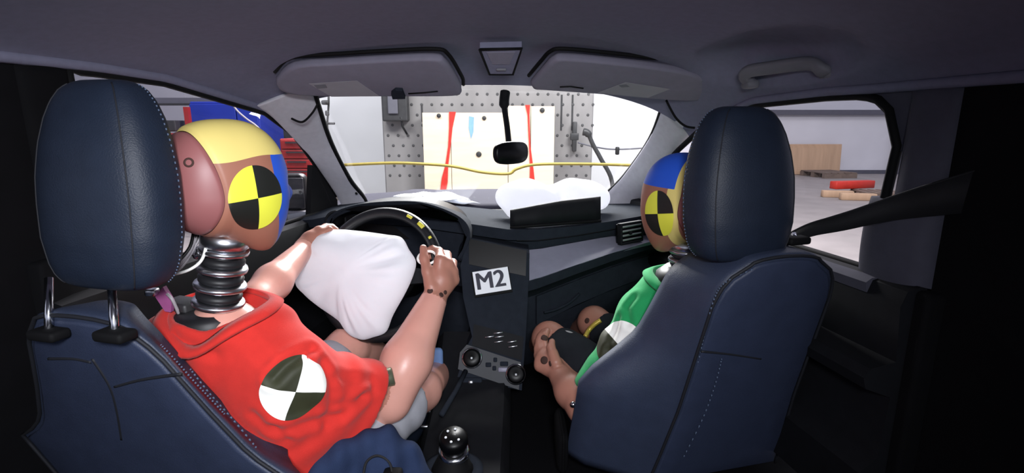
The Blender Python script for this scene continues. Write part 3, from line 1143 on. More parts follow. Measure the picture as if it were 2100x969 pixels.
# centre console, shifter, hand-brake ring
con = thing('centre_console', 'black centre console between the front seats', 'console', (-0.12, 1.2, 0.3))
cr = []
for y, z, w in ((0.55, 0.50, 0.10), (0.86, 0.50, 0.10), (0.92, 0.44, 0.11), (1.10, 0.42, 0.12), (1.40, 0.43, 0.125), (1.52, 0.46, 0.125), (1.66, 0.56, 0.125)):
    xc = -0.13
    cr.append([Vector((xc - w, y, 0.3)), Vector((xc - w, y, z - 0.03)), Vector((xc - w + 0.02, y, z)), Vector((xc + w - 0.02, y, z)), Vector((xc + w, y, z - 0.03)), Vector((xc + w, y, 0.3))])
build('console_body', loft(cr), DASH_DARK, con, autosmooth=40)
build('shifter_surround', lathe([(0.075, -0.01), (0.075, 0.012), (0.060, 0.018), (0.050, 0.012)], (-0.145, 1.10, 0.425), (0, 0, 1), 28), DASH, con)
build('cup_holder_ring', torus(P(876, 858, 1.36), (Vector((1, 0, 0)), Vector((0, 1, 0)), Vector((0, 0, 1))), 0.040, 0.005, 32, 8), STEEL, con)
build('side_rail', tube([P(905, 850, 1.30), P(935, 800, 1.42), P(955, 760, 1.5)], 0.008, 8), DASH, con)
gs = thing('gear_shifter', 'black gear shifter with white dot markings and silver collar', 'gear shifter', (-0.145, 1.10, 0.43))
kc = P(930, 903, 1.09)
build('shift_boot', loft([[Vector((-0.145 + r * math.cos(a), 1.10 + r * math.sin(a), z)) for a in np.linspace(0, 2 * math.pi, 21)[:-1]] for r, z in ((0.055, 0.43), (0.045, 0.45), (0.032, 0.475), (0.024, kc.z - 0.03))]), SEAL, gs)
ax = Vector((0.02, -0.35, 1)).normalized()
build('collar', lathe([(0.022, -0.055), (0.036, -0.050), (0.038, -0.034), (0.030, -0.030)], kc, ax, 24), CHROME, gs)
kn = build('shift_knob', lathe([(0.022, -0.034), (0.030, -0.022), (0.035, -0.004), (0.034, 0.010), (0.028, 0.018), (0.0, 0.021)], kc, ax, 28), GLOSS, gs)
kq = ax.to_track_quat('Z', 'Y').to_matrix()
for k in range(6):
    a = 2 * math.pi * k / 6 + 0.3
    r = 0.018 if k else 0.002
    build('gate_dot', lathe([(0.0032, 0), (0.0032, 0.001), (0, 0.0012)], kc + kq @ Vector((r * math.cos(a), r * math.sin(a), 0.0195)), ax, 8), LAMP_DOT, kn)
# ------------------------------------------------------------------ seats
def seat_axes(th, rho):
    th, rho = R(th), R(rho)
    e1 = Vector((math.cos(th), math.sin(th), 0)); f = Vector((-math.sin(th), math.cos(th), 0)); z = Vector((0, 0, 1))
    ub = -f * math.sin(rho) + z * math.cos(rho)
    nb = -(f * math.cos(rho) + z * math.sin(rho))
    return e1, f, ub, nb


def half_outline(tab, a0, n=26):
    bs = [t[0] for t in tab]; ws = [t[1] for t in tab]
    b_lo, b_hi = bs[0], bs[-1]
    out = []
    for i in range(n + 1):
        b = b_lo + (b_hi - b_lo) * i / n
        out.append((interp(b, bs, ws), b))
    top_w, top_b = out[-1]
    right = [(a0 + w, b) for w, b in out]
    crown = [(a0 + top_w * math.cos(t), top_b + min(0.022, top_w * 0.2) * math.sin(t)) for t in np.linspace(0, math.pi, 9)[1:-1]]
    left = [(a0 - w, b) for w, b in out[::-1]]
    return right + crown + left


def make_seat(label, p0, th, rho, a0, rear_tab, front_tab, depth, seams, base_cushion, hr, posts, stitches):
    e1, f, ub, nb = seat_axes(th, rho)
    p0 = Vector(p0)

    def pt(a, b, d=0.0):
        return p0 + e1 * a + ub * b - nb * d
    root = thing('car_seat', label, 'car seat', (pt(a0, 0).x, pt(a0, 0).y + 0.25, 0.33), 'front car seats')
    ro = half_outline(rear_tab, a0)
    fo = half_outline(front_tab, a0)
    ca, cb = a0, (rear_tab[0][0] + rear_tab[-1][0]) / 2
    rings = []
    for d, mixf, ins in ((0.0, 0.0, 0.90), (0.001, 0.0, 0.955), (0.006, 0.0, 0.985), (0.016, 0.05, 1.0), (0.05, 0.35, 1.01), (0.09, 0.75, 1.01), (0.13, 1.0, 1.0), (0.155, 1.0, 0.97), (0.165, 1.0, 0.90)):
        ring = []
        for (ra, rb), (fa_, fb_) in zip(ro, fo):
            a = ra * (1 - mixf) + fa_ * mixf
            b = rb * (1 - mixf) + fb_ * mixf
            a = ca + (a - ca) * ins; b = cb + (b - cb) * (1 - (1 - ins) * 0.55)
            ring.append(pt(a, b, d * depth / 0.165))
        rings.append(ring)
    br = build('backrest', loft(rings), SEAT, root)
    # rear cover panel, slightly proud
    rings = []
    for d, ins in ((0.004, 0.93), (-0.003, 0.925), (-0.005, 0.90), (-0.006, 0.6), (-0.007, 0.2)):
        rings.append([pt(ca + (a - ca) * ins, cb + (b - cb) * (1 - (1 - ins) * 0.55), d) for a, b in ro])
    build('back_panel', loft(rings), SEAT_BACK, br)
    # piping around the rear edge and stitched seams
    path = [pt(ca + (a - ca) * 0.975, cb + (b - cb) * 0.988, -0.001) for a, b in ro]
    build('edge_piping', tube(path, 0.0035, 6), STITCH_DARK, br)
    for sm in seams:
        build('seam', tube(spline([RP(x, y, p0 + nb * 0.006, nb) for x, y in sm], 6), 0.0028, 6), STITCH_DARK, br)
    # dashed stitching
    for st, off in stitches:
        line = spline([RP(x, y, p0 + nb * off, nb) for x, y in st], 14)
        gs_ = []
        for i in range(0, len(line) - 1, 2):
            gs_.append(tube([line[i], line[i].lerp(line[i + 1], 0.8)], 0.0016, 5))
        o = build('stitching', merge(*gs_), STITCH, br)
        o['kind'] = 'stuff'
    # seat cushion
    bc = Vector(base_cushion)
    rot = rotz(R(th))
    build('seat_cushion', rbox(bc, (0.50, 0.56, 0.17), 0.05, 4, rot @ Matrix.Rotation(R(6), 3, 'X')), HEADREST, root)
    for s in (-1, 1):
        build('side_bolster', rbox(bc + rot @ Vector((s * 0.235, 0.0, 0.035)), (0.085, 0.56, 0.19), 0.04, 4, rot @ Matrix.Rotation(R(6), 3, 'X')), HEADREST, root)
    build('seat_base', rbox(bc + Vector((0, 0, -0.12)), (0.44, 0.46, 0.12), 0.02, 2, rot), LOWTRIM, root)
    # headrest
    hc, hw, hh, ht, hth = Vector(hr[0]), hr[1], hr[2], hr[3], R(hr[4])
    tab_s = [0, 0.02, 0.06, 0.12, 0.25, 0.42, 0.55, 0.70, 0.82, 0.90, 0.96, 0.99, 1.0]
    tab_w = [0.66, 0.78, 0.87, 0.93, 0.99, 1.0, 0.975, 0.90, 0.80, 0.70, 0.58, 0.44, 0.34]
    tab_t = [0.55, 0.72, 0.84, 0.92, 1.0, 1.0, 1.0, 0.95, 0.86, 0.76, 0.62, 0.45, 0.30]
    rz = rotz(hth)
    rings = []
    for i in range(37):
        s = i / 36
        s = 0.5 - 0.5 * math.cos(math.pi * s)
        w = interp(s, tab_s, tab_w) * hw / 2
        t = interp(s, tab_s, tab_t) * ht / 2
        ring = []
        for k in range(48):
            a = 2 * math.pi * k / 48
            c_, s_ = math.cos(a), math.sin(a)
            x = w * math.copysign(abs(c_) ** 0.62, c_); y = t * math.copysign(abs(s_) ** 0.75, s_)
            if y < 0:
                y -= 0.010 * (1 - abs(c_)) * math.sin(math.pi * s)
            lean = -0.02 * (s - 0.5)
            ring.append(hc + rz @ Vector((x, y - lean * 0 + 0.03 * (s - 0.3), (s - 0.5) * hh)))
        rings.append(ring)
    hd = build('headrest', loft(rings), HEADREST, root)
    sidept = [r[2 if hr[5] > 0 else 22] for r in rings]
    gs_ = []
    line = []
    for q in sidept[3:34]:
        line.append(q + (q - hc).normalized() * 0.001)
    line = spline(line, 3)
    for i in range(0, len(line) - 1, 2):
        gs_.append(tube([line[i], line[i].lerp(line[i + 1], 0.75)], 0.0013, 5))
    o = build('stitching', merge(*gs_), STITCH, hd)
    o['kind'] = 'stuff'
    # panel seams down the rear of the headrest
    for k in (30, 42):
        build('seam', tube([r[k] + Vector((0, -0.0005, 0)) for r in rings[3:34]], 0.0012, 5), STITCH_DARK, hd)
    for a, b in posts:
        po = build('headrest_post', tube([a, b], 0.0065, 12), CHROME, hd)
        build('post_guide', rbox(Vector(b) + Vector((0, 0, 0.0)), (0.058, 0.034, 0.018), 0.006, 2, rz), SEAL, po)
    return root, pt


DTH, DRHO = -14, 15
_e1, _f, _ub, _nb = seat_axes(DTH, DRHO)
_p0 = Vector((-0.66, 0.79, 0.93))
drv_tab = [(-0.70, 0.31), (-0.50, 0.31)]
for _x, _y in ((640, 985), (590, 962), (530, 922), (450, 838), (390, 771), (340, 714), (300, 682), (280, 668)):
    _q = RP(_x, _y, _p0 - _nb * 0.012, _nb) - _p0
    drv_tab.append((_q.dot(_ub), _q.dot(_e1) + 0.065))
drv_tab = sorted(drv_tab)
drv_ftab = [(b, max(0.04, w - 0.085)) for b, w in drv_tab]
hc_d = (-0.672, 0.85, 1.156)
hp1 = P(228, 575, 0.82), P(236, 686, 0.762)
hp2 = P(100, 570, 0.85), P(100, 684, 0.80)
seat_d, dpt = make_seat('dark blue front seat behind the red-shirted dummy', (-0.66, 0.79, 0.93), DTH, DRHO, -0.065, drv_tab, drv_ftab, 0.075,
    [[(236, 792), (290, 778), (372, 766)], [(190, 735), (225, 790), (240, 840), (250, 900)], [(187, 742), (150, 735), (100, 735)]],
    (-0.575, 1.27, 0.375), (hc_d, 0.238, 0.336, 0.12, -14, 1), [hp1, hp2],
    [([(330, 706), (362, 740), (395, 778), (430, 815), (462, 850)], 0.008), ([(390, 756), (430, 806), (480, 862), (528, 920)], -0.012)])

PTH, PRHO = 14, 15
pas_tab = [(-0.66, 0.20), (-0.55, 0.185), (-0.40, 0.168), (-0.2, 0.160), (-0.10, 0.156), (-0.06, 0.146), (-0.035, 0.132), (-0.015, 0.112), (-0.005, 0.09)]
pas_ftab = [(-0.66, 0.37), (-0.50, 0.365), (-0.42, 0.365), (-0.37, 0.33), (-0.32, 0.275), (-0.27, 0.226), (-0.2, 0.202), (-0.14, 0.184), (-0.10, 0.172), (-0.07, 0.142), (-0.05, 0.115), (-0.04, 0.09)]
hc_p = (0.497, 1.115, 1.130)
pp1 = P(1503, 505, 1.10), P(1508, 533, 1.085)
pp2 = P(1628, 480, 1.15), P(1632, 492, 1.13)
seat_p, ppt = make_seat('dark blue front seat behind the green-shirted dummy', (0.53, 1.03, 0.978), PTH, PRHO, 0.05, pas_tab, pas_ftab, 0.17,
    [[(1438, 720), (1500, 726), (1560, 735)]],
    (0.43, 1.56, 0.40), (hc_p, 0.245, 0.325, 0.135, 16, -1), [pp1, pp2],
    [([(1560, 545), (1490, 577), (1465, 612), (1446, 680), (1432, 740), (1405, 840), (1350, 960)], 0.002),
     ([(1480, 735), (1466, 790), (1440, 860), (1400, 940)], 0.010)])
for k, s in enumerate(([(1310, 738), (1345, 742), (1390, 748), (1428, 756)],)):
    e1, f, ub, nb = seat_axes(PTH, PRHO)
# hinge covers low on the passenger seat
build('recliner_cover', rbox(P(1150, 900, 1.30), (0.03, 0.16, 0.12), 0.02, 3), LOWTRIM, seat_p)

# ------------------------------------------------------------------ steering wheel
WC = Vector((-0.398, 1.475, 0.822))
wth = R(-15); wt = R(25)
wx = Vector((math.cos(wth), math.sin(wth), 0)); wf = Vector((-math.sin(wth), math.cos(wth), 0))
wu = Vector((0, 0, 1)) * math.cos(wt) + wf * math.sin(wt)
wn = -(wf * math.cos(wt)) + Vector((0, 0, 1)) * math.sin(wt)   # towards the driver
sw_ = thing('steering_wheel', 'black steering wheel gripped by the red-shirted dummy', 'steering wheel', WC - Vector((0, 0, 0.2)))
WR = 0.188
build('rim', torus(WC, (wx, wu, wn), WR, 0.0165, 72, 14), M('rim_leather', (20, 20, 23), 0.42, var=0.1, vscale=60, bump=0.2, bscale=400), sw_)
for a in (0.02, math.pi - 0.02, -math.pi / 2):
    d = wx * math.cos(a) + wu * math.sin(a)
    s = wn.cross(d)
    build('spoke', loft([[WC + d * r + s * w * sx - wn * (0.03 * (1 - r / WR)) + wn * h for sx, h in ((-1, 0.006), (1, 0.006), (1, -0.010), (-1, -0.010))] for r, w in ((0.05, 0.035), (0.11, 0.024), (0.178, 0.016))]), DASH_DARK, sw_, autosmooth=40)
build('hub', lathe([(0.085, -0.055), (0.090, -0.02), (0.082, 0.004), (0.06, 0.014), (0, 0.016)], WC - wn * 0.02, wn, 32), DASH_DARK, sw_)
for a, ln in ((math.radians(66), 0.10), (math.radians(52), 0.12), (math.radians(37), 0.04)):
    build('yellow_mark', torus(WC + wn * (0.0095 if ln > 0.11 else 0.0115), (wx, wu, wn), WR + 0.003, 0.0085 if ln > 0.11 else 0.0062, 6, 10, a - ln / 2, a + ln / 2), TAPE_Y, sw_)

# ------------------------------------------------------------------ driver airbag
def airbag(name, outline, cen_px, plane_p, nrm, front, back, label, seed):
    nrm = Vector(nrm).normalized()
    pts = [RP(a, b, plane_p, nrm) for a, b in outline]
    cl = spline(pts + [pts[0]], 7)[:-1]
    cen = RP(cen_px[0], cen_px[1], plane_p, nrm)
    rnd = random.Random(seed)
    ph = [rnd.uniform(0, 6.28) for _ in range(8)]
    n = len(cl)
    rings = []
    S = [0.02, 0.12, 0.25, 0.4, 0.55, 0.68, 0.78, 0.86, 0.92, 0.96, 0.99, 1.0]
    for side in (1, -1):
        for s in (S if side == 1 else S[::-1][1:]):
            ring = []
            for i, p in enumerate(cl):
                a = 2 * math.pi * i / n
                h = (max(0, 1 - s ** 2.6)) ** 0.5 * (front if side == 1 else -back)
                wr_ = 0.008 * max(0, s - 0.45) * (1 - s * 0.4) * 2.0 * (math.sin(9 * a + ph[0]) + 0.6 * math.sin(15 * a + ph[1] + 4 * s) + 0.5 * math.sin(23 * a + ph[2]))
                wr_ += 0.012 * s * math.sin(2 * a + ph[3] + 5 * s) - 0.022 * math.exp(-((a - 2.35 * 1.0) / 0.16) ** 2) * max(0, s - 0.35)
                ring.append(cen + (p - cen) * s + nrm * (h + wr_ * (1 if side == 1 else 0.5) * (1 - s ** 6)))
            rings.append(ring)
    return single(name, loft(rings), BAG, label, 'airbag', 'deploying airbags')


airbag('driver_airbag', [(612, 540), (622, 505), (640, 478), (690, 471), (740, 474), (800, 482), (824, 487), (838, 510), (852, 535), (846, 565), (830, 600), (805, 645), (790, 680), (765, 691), (742, 696), (718, 685), (700, 660), (655, 628), (630, 606), (613, 585)], (728, 570), WC + wn * 0.065, wn, 0.075, 0.05, 'white inflated airbag in front of the steering wheel', 3)
# fold flap at the lower left of the cushion
# ------------------------------------------------------------------ passenger airbag bursting from the dash top
def lump_bag():
    b = Body((-0.35, 1.82, 0.80), (0.52, 2.42, 1.10), 0.008)
    k = 0.035
    for px, py, y, r in ((1058, 404, 2.05, 0.066), (1078, 400, 2.05, 0.068), (1095, 408, 2.0, 0.066), (1130, 408, 2.05, 0.058), (1175, 400, 2.05, 0.076), (1212, 404, 2.07, 0.062), (1110, 425, 2.0, 0.06), (1066, 432, 2.02, 0.045)):
        b.ell(P(px, py, y), (r * 1.25, r, r * 0.9), None, k)
    b.warp(lambda X, Y, Z: 0.005 * np.sin(38 * X + 20 * Z) * np.sin(31 * Y + 9 * X))
    b.plane_cut(P(1050, 452, 2.0), (0.02, 0.3, -1))
    return b.mesh()


single('passenger_airbag', lump_bag(), BAG, 'white bulging airbag bursting from the dash top below the windscreen', 'airbag', 'deploying airbags')
fl = thing('airbag_door_flap', 'dark airbag door flap standing open on the dash top', 'airbag flap', P(1135, 462, 1.80))
flr = []
for i in range(15):
    t = i / 14
    px = 1046 + (1232 - 1046) * t
    top = interp(px, [1046, 1100, 1150, 1232], [431, 421, 412, 403])
    bot = interp(px, [1046, 1232], [466, 452])
    y = interp(px, [1046, 1100, 1232], [1.80, 1.80, 1.88])
    flr.append([P(px, top, y + 0.02), P(px, top + 8, y + 0.012), P(px, (top + bot) / 2, y + 0.004), P(px, bot, y)])
build('flap', thick_grid(flr, (0, 0.012, 0)), DASH_DARK, fl)
build('flap_hinge', tube([p[-1] for p in flr], 0.006, 8), SEAL, fl)

# ------------------------------------------------------------------ dummies: shared builders
from mathutils.bvhtree import BVHTree


def bvh_of(geo):
    V, F = geo
    return BVHTree.FromPolygons([Vector(v) for v in V], [tuple(int(i) for i in f) for f in F])


def decal(tree, px, py, radius, mats, rot, parent, name, squash=1.0, normal=None, hit=None):
    o = Vector((0, 0, CAMZ))
    if hit is None:
        h = tree.ray_cast(o, ray(px, py).normalized())
        hit, nrm = h[0], h[1]
        if nrm.dot(o - hit) < 0:
            nrm = -nrm
    if normal is not None:
        nrm = Vector(normal).normalized()
    # tangent basis with 'up' nearest world z
    up = Vector((0, 0, 1)); up = (up - nrm * up.dot(nrm)).normalized()
    rt = up.cross(nrm).normalized()
    V, F, idx = [], [], []
    nr, na = 28, 96
    for i in range(nr + 1):
        for j in range(na):
            a = 2 * math.pi * j / na
            r = radius * max(0.002, i / nr)
            q = hit + rt * r * squash * math.cos(a) + up * r * math.sin(a) + nrm * 0.08
            hh = tree.ray_cast(q, -nrm, 0.25)
            p = hh[0] + nrm * 0.0026 if hh[0] is not None else q - nrm * 0.09
            V.append(p)
    for i in range(nr):
        for j in range(na):
            j2 = (j + 1) % na
            F.append((i * na + j, i * na + j2, (i + 1) * na + j2, (i + 1) * na + j))
            ang = (2 * math.pi * (j + 0.5) / na - R(rot)) % (2 * math.pi)
            idx.append(int(ang // (math.pi / 2)) % 2)
    return build(name, (V, F), None, parent, mats=mats, idx=idx)


def head_mats(front_blue, name):
    """painted head vinyl: yellow crown patch, blue face patch, bare vinyl between (paint regions on the head itself)"""
    m = HEADSKIN.copy()
    m.name = name
    nt = m.node_tree
    b = nt.nodes['Principled BSDF']
    base = b.inputs['Base Color'].links[0].from_socket
    tc = nt.nodes.new('ShaderNodeAttribute')
    tc.attribute_name = 'paint'
    sep = nt.nodes.new('ShaderNodeSeparateColor')
    nt.links.new(tc.outputs['Color'], sep.inputs[0])
    last = base
    for ch, colr in (('Red', (224, 204, 122)), ('Green', (40, 86, 200))):
        gt = nt.nodes.new('ShaderNodeMath'); gt.operation = 'GREATER_THAN'
        nt.links.new(sep.outputs[ch], gt.inputs[0]); gt.inputs[1].default_value = 0.5
        mx = nt.nodes.new('ShaderNodeMix'); mx.data_type = 'RGBA'
        nt.links.new(gt.outputs[0], mx.inputs[0])
        nt.links.new(last, mx.inputs[6]); mx.inputs[7].default_value = lin(colr)
        last = mx.outputs[2]
    nt.links.new(last, b.inputs['Base Color'])
    return m


def head_point(d):
    """local head surface: x right, y forward, z up"""
    x, y, z = d
    e = 2.45
    r = 1.0 / ((abs(x) / 0.083) ** e + (abs(y) / 0.108) ** e + (abs(z) / 0.128) ** e) ** (1 / e)
    p = np.array([x * r, y * r, z * r])
    px, py, pz = p
    if pz < 0:
        # back of the skull ends higher than the chin, jaw narrows
        k = min(1, max(0, (py + 0.03) / 0.09))
        pz *= 0.66 + 0.44 * k
        t = min(1, -pz / 0.128)
        px *= 1 - 0.30 * t * t
        if py > 0:
            py *= 1 - 0.14 * t
    # nose, brow, eye sockets, mouth
    if py > 0:
        px0 = px
        py += 0.022 * math.exp(-(px0 / 0.014) ** 2) * math.exp(-((pz + 0.022) / 0.024) ** 2)
        py -= 0.010 * math.exp(-((abs(px0) - 0.033) / 0.016) ** 2) * math.exp(-((pz - 0.004) / 0.013) ** 2)
        py += 0.005 * math.exp(-(px0 / 0.03) ** 2) * math.exp(-((pz + 0.066) / 0.010) ** 2)
        py -= 0.004 * math.exp(-(px0 / 0.028) ** 2) * math.exp(-((pz + 0.068) / 0.003) ** 2)
        py += 0.006 * math.exp(-(px0 / 0.03) ** 2) * math.exp(-((pz + 0.105) / 0.018) ** 2)
    return px, py, pz


def make_head(root, center, yaw, pitch, side, paint_fn, matname, sticker_px, sticker_r, sticker_rot, scale=1.0, sq=1.0):
    rot = (rotz(R(yaw)) @ Matrix.Rotation(R(pitch), 3, 'X'))
    nu, nv = 112, 120
    ts = R(119)
    ks = int(round(nv * ts / math.pi))
    ts = math.pi * ks / nv
    pts = []
    for i in range(nv + 1):
        th = math.pi * i / nv
        gsc = 1 - 0.035 * math.exp(-((th - ts) / 0.035) ** 2)
        for j in range(nu):
            ph = 2 * math.pi * j / nu
            q = head_point((math.sin(th) * math.cos(ph), math.cos(th), math.sin(th) * math.sin(ph)))
            pts.append((q[0] * gsc, q[1], q[2] * gsc))
    capF, faceF = [], []
    for i in range(nv):
        for j in range(nu):
            j2 = (j + 1) % nu
            f = (i * nu + j, i * nu + j2, (i + 1) * nu + j2, (i + 1) * nu + j)
            (capF if i >= ks else faceF).append(f)

    def sub(Fs, k):
        used = sorted({q for f in Fs for q in f})
        mp = {q: n_ for n_, q in enumerate(used)}
        loc = [Vector((pts[q][0] * k, pts[q][1], pts[q][2] * k)) * scale for q in used]
        return loc, [tuple(mp[q] for q in f) for f in Fs]
    hd = empty('head', center)
    hd.parent = root
    hd.location = Vector(center) - BASE[root.name]
    BASE[hd.name] = Vector(center)
    lc, fc = sub(capF, 1.0)
    build('skull_cap', ([Vector(center) + rot @ p for p in lc], fc), CAP, hd)
    lf, ff = sub(faceF, 1.012)
    mat = head_mats(True, matname)
    fo = build('face', ([Vector(center) + rot @ p for p in lf], ff), mat, hd)
    att = fo.data.color_attributes.new('paint', 'FLOAT_COLOR', 'POINT')
    cols_ = []
    for p in lf:
        a, b_ = paint_fn(p / scale)
        cols_ += [a, b_, 0, 1]
    att.data.foreach_set('color', cols_)
    tree = bvh_of((([Vector(center) + rot @ p for p in lf]), ff))
    sd = rot @ Vector((side, 0.0, 0))
    decal(tree, sticker_px[0], sticker_px[1], sticker_r, [ST_K, ST_Y] , sticker_rot, fo, 'target_sticker', sq, normal=sd * 1.0 + Vector((0, 0, 0.0)))
    return hd, rot


def neck_stack(root, pts, radii, tilt):
    """stack of steel discs and rubber between base and head"""
    nk = None
    ax = (Vector(pts[-1]) - Vector(pts[0])).normalized()
    L = (Vector(pts[-1]) - Vector(pts[0])).length
    core = build('neck_core', lathe([(0.030, 0), (0.030, L)], pts[0], ax, 24), RUBBER, root)
    nd = 4
    for i in range(nd):
        z = L * (0.10 + 0.25 * i)
        r = radii[i]
        build('neck_disc', lathe([(r * 0.70, z - 0.006), (r * 0.97, z - 0.005), (r, z), (r * 0.97, z + 0.004), (r * 0.72, z + 0.006)], pts[0], ax, 36), STEEL, core)
        if i < nd - 1:
            build('neck_rubber_ring', lathe([(r * 0.70, z + 0.006), (r * 0.84, z + 0.010), (r * 0.86, z + 0.018), (r * 0.72, z + 0.024)], pts[0], ax, 36), RUBBER, core)
    z = L
    build('neck_top_collar', lathe([(0.040, z - 0.014), (0.044, z - 0.012), (0.044, z + 0.012), (0.036, z + 0.014)], pts[0], ax, 36), STEEL, core)
    return core


# ------------------------------------------------------------------ driver dummy
NB = Vector((-0.592, 0.985, 0.905))
dru = thing('crash_test_dummy', 'crash test dummy in a red shirt holding the steering wheel', 'crash test dummy', (-0.56, 1.08, 0.50), 'crash test dummies')
DY = rotz(R(-18))
SR_ = Vector((-0.452, 0.955, 0.772)); SL_ = Vector((-0.745, 1.045, 0.785))
ELB = P(802, 812, 1.13); WRI = P(888, 618, 1.33)
LEL = P(520, 620, 1.16); LWR = P(622, 512, 1.42)
HIPR = Vector((-0.41, 1.02, 0.53)); KNR = P(862, 800, 1.36)
HIPL = Vector((-0.60, 1.08, 0.53)); KNL = P(712, 712, 1.42)

b = Body((-0.90, 0.80, 0.33), (-0.08, 1.86, 1.0), 0.005)
b.ell(NB + DY @ Vector((0, 0.04, -0.23)), (0.155, 0.10, 0.195), DY, 0.02)
b.ell(NB + DY @ Vector((0, 0.05, -0.37)), (0.15, 0.11, 0.12), DY, 0.05)
b.cone(NB - Vector((0, 0, 0.055)), SR_ + Vector((0, 0, -0.01)), 0.045, 0.05, 0.05)
b.cone(NB - Vector((0, 0, 0.055)), SL_ + Vector((0, 0, -0.01)), 0.045, 0.05, 0.05)
b.cone(SR_, ELB, 0.052, 0.040, 0.02)
b.cone(SL_, LEL, 0.05, 0.038, 0.02)
fm = ELB.lerp(WRI, 0.35)
b.cone(ELB + (ELB - WRI).normalized() * 0.01, fm, 0.054, 0.062, 0.02).cone(fm, WRI, 0.062, 0.037, 0.02)
b.cone(LEL, LEL.lerp(LWR, 0.35), 0.042, 0.044, 0.02).cone(LEL.lerp(LWR, 0.35), LWR, 0.044, 0.028, 0.02)
# elbow joint gap
b.ell(P(784, 770, 1.03), (0.024, 0.060, 0.022), None, 0.004, cut=True)
# legs
b.cone(HIPR, KNR, 0.078, 0.060, 0.03).cone(KNR, Vector((-0.235, 1.74, 0.40)), 0.056, 0.040, 0.02)
b.cone(HIPL, KNL, 0.078, 0.060, 0.03).cone(KNL, Vector((-0.43, 1.76, 0.40)), 0.056, 0.040, 0.02)
b.cone(Vector((-0.235, 1.74, 0.385)), Vector((-0.21, 1.82, 0.375)), 0.035, 0.03, 0.02)
b.cone(Vector((-0.43, 1.76, 0.385)), Vector((-0.41, 1.83, 0.375)), 0.035, 0.03, 0.02)


def hand(bd, wrist, knuckles, pips, dips, tips, thumb, rp=0.0155):
    cen = sum(knuckles, Vector()) / 4
    bd.ell(wrist.lerp(cen, 0.55), (0.031, 0.030, 0.036), None, 0.02)
    for kq_ in knuckles:
        bd.cone(wrist, kq_, 0.023, rp + 0.001, 0.012)
    for a, c in zip(knuckles[:-1], knuckles[1:]):
        bd.cone(a, c, 0.0145, 0.0145, 0.008)
    for kq_, p_, d_, t_, r in zip(knuckles, pips, dips, tips, (0.0122, 0.0126, 0.012, 0.011)):
        bd.chain([kq_, p_, d_, t_], [r * 1.15, r, r * 0.93, r * 0.85], 0.004)
    bd.chain(thumb, [0.019, 0.0145, 0.0125, 0.0105], 0.008)


hand(b, WRI + (WRI - ELB).normalized() * 0.012,
     [P(903, 533, 1.375), P(918, 541, 1.385), P(927, 556, 1.39), P(930, 574, 1.385)],
     [P(901, 515, 1.420), P(917, 522, 1.435), P(929, 538, 1.440), P(932, 558, 1.435)],
     [P(887, 510, 1.450), P(900, 518, 1.465), P(912, 535, 1.470), P(916, 556, 1.460)],
     [P(873, 516, 1.455), P(882, 525, 1.470), P(892, 541, 1.475), P(897, 562, 1.465)],
     [P(884, 588, 1.335), P(876, 556, 1.355), P(870, 530, 1.375), P(868, 508, 1.395)])
hand(b, LWR + (LWR - LEL).normalized() * 0.01,
     [P(655, 474, 1.475), P(648, 482, 1.475), P(643, 494, 1.475), P(640, 507, 1.47)],
     [P(668, 466, 1.51), P(655, 473, 1.515), P(648, 486, 1.515), P(645, 500, 1.51)],
     [P(680, 466, 1.53), P(668, 475, 1.535), P(660, 488, 1.535), P(657, 502, 1.53)],
     [P(689, 472, 1.525), P(678, 483, 1.53), P(670, 496, 1.53), P(666, 508, 1.525)],
     [P(640, 500, 1.44), P(652, 488, 1.455), P(664, 478, 1.465), P(676, 470, 1.475)])
bv, bf = b.mesh()
fc = bv[bf].mean(1)
hcen = np.array(P(903, 560, 1.39)); lhc = np.array(P(655, 485, 1.49))
idx = np.zeros(len(bf), int)
dirw = np.array((WRI - ELB).normalized()); 
idx[((fc - np.array(WRI)) @ dirw > 0.004) & (np.linalg.norm(fc - hcen, axis=1) < 0.14)] = 1
dirl = np.array((LWR - LEL).normalized())
idx[((fc - np.array(LWR)) @ dirl > 0.004) & (np.linalg.norm(fc - lhc, axis=1) < 0.14)] = 1
dua = np.array((ELB - SR_).normalized())
idx[((fc - np.array(ELB)) @ dua < -0.045) & (np.linalg.norm(fc - np.array(SR_.lerp(ELB, 0.6)), axis=1) < 0.14)] = 1
body_d = build('body', (bv, bf), None, dru, mats=[SKIN, SKIN_HAND], idx=idx)
# wrist and elbow joint hardware
build('elbow_joint', lathe([(0.020, -0.022), (0.022, -0.02), (0.022, 0.02), (0.018, 0.022)], P(788, 776, 1.10), (1, 0.3, 0.2), 20), M('joint_metal', (108, 112, 92), 0.4, metal=0.6), body_d)
for px, py in ((782, 784), (790, 789)):
    build('elbow_bolt', lathe([(0.006, 0), (0.006, 0.006), (0.003, 0.008)], P(px, py, 1.085), (0, -1, 0.3), 10), CHROME, body_d)
for px, py, a in ((882, 596, 0.008), (905, 604, 0.007), (913, 599, 0.006)):
    tr = bvh_of((bv, bf))
    hq = tr.ray_cast(Vector((0, 0, CAMZ)), ray(px, py).normalized())
    if hq[0]:
        build('wrist_hole', lathe([(a, -0.004), (a, 0.001), (a * 0.6, 0.0015)], hq[0], hq[1], 12), M('joint_hole', (60, 36, 30), 0.8), body_d)
build('thumb_tie', torus(P(876, 528, 1.395), (Vector((1, 0.05, 0)), Vector((0, 0.8, 0.45)).normalized(), Vector((0, -0.45, 0.8)).normalized()), 0.026, 0.0035, 28, 8), WHITE_TIE, body_d)

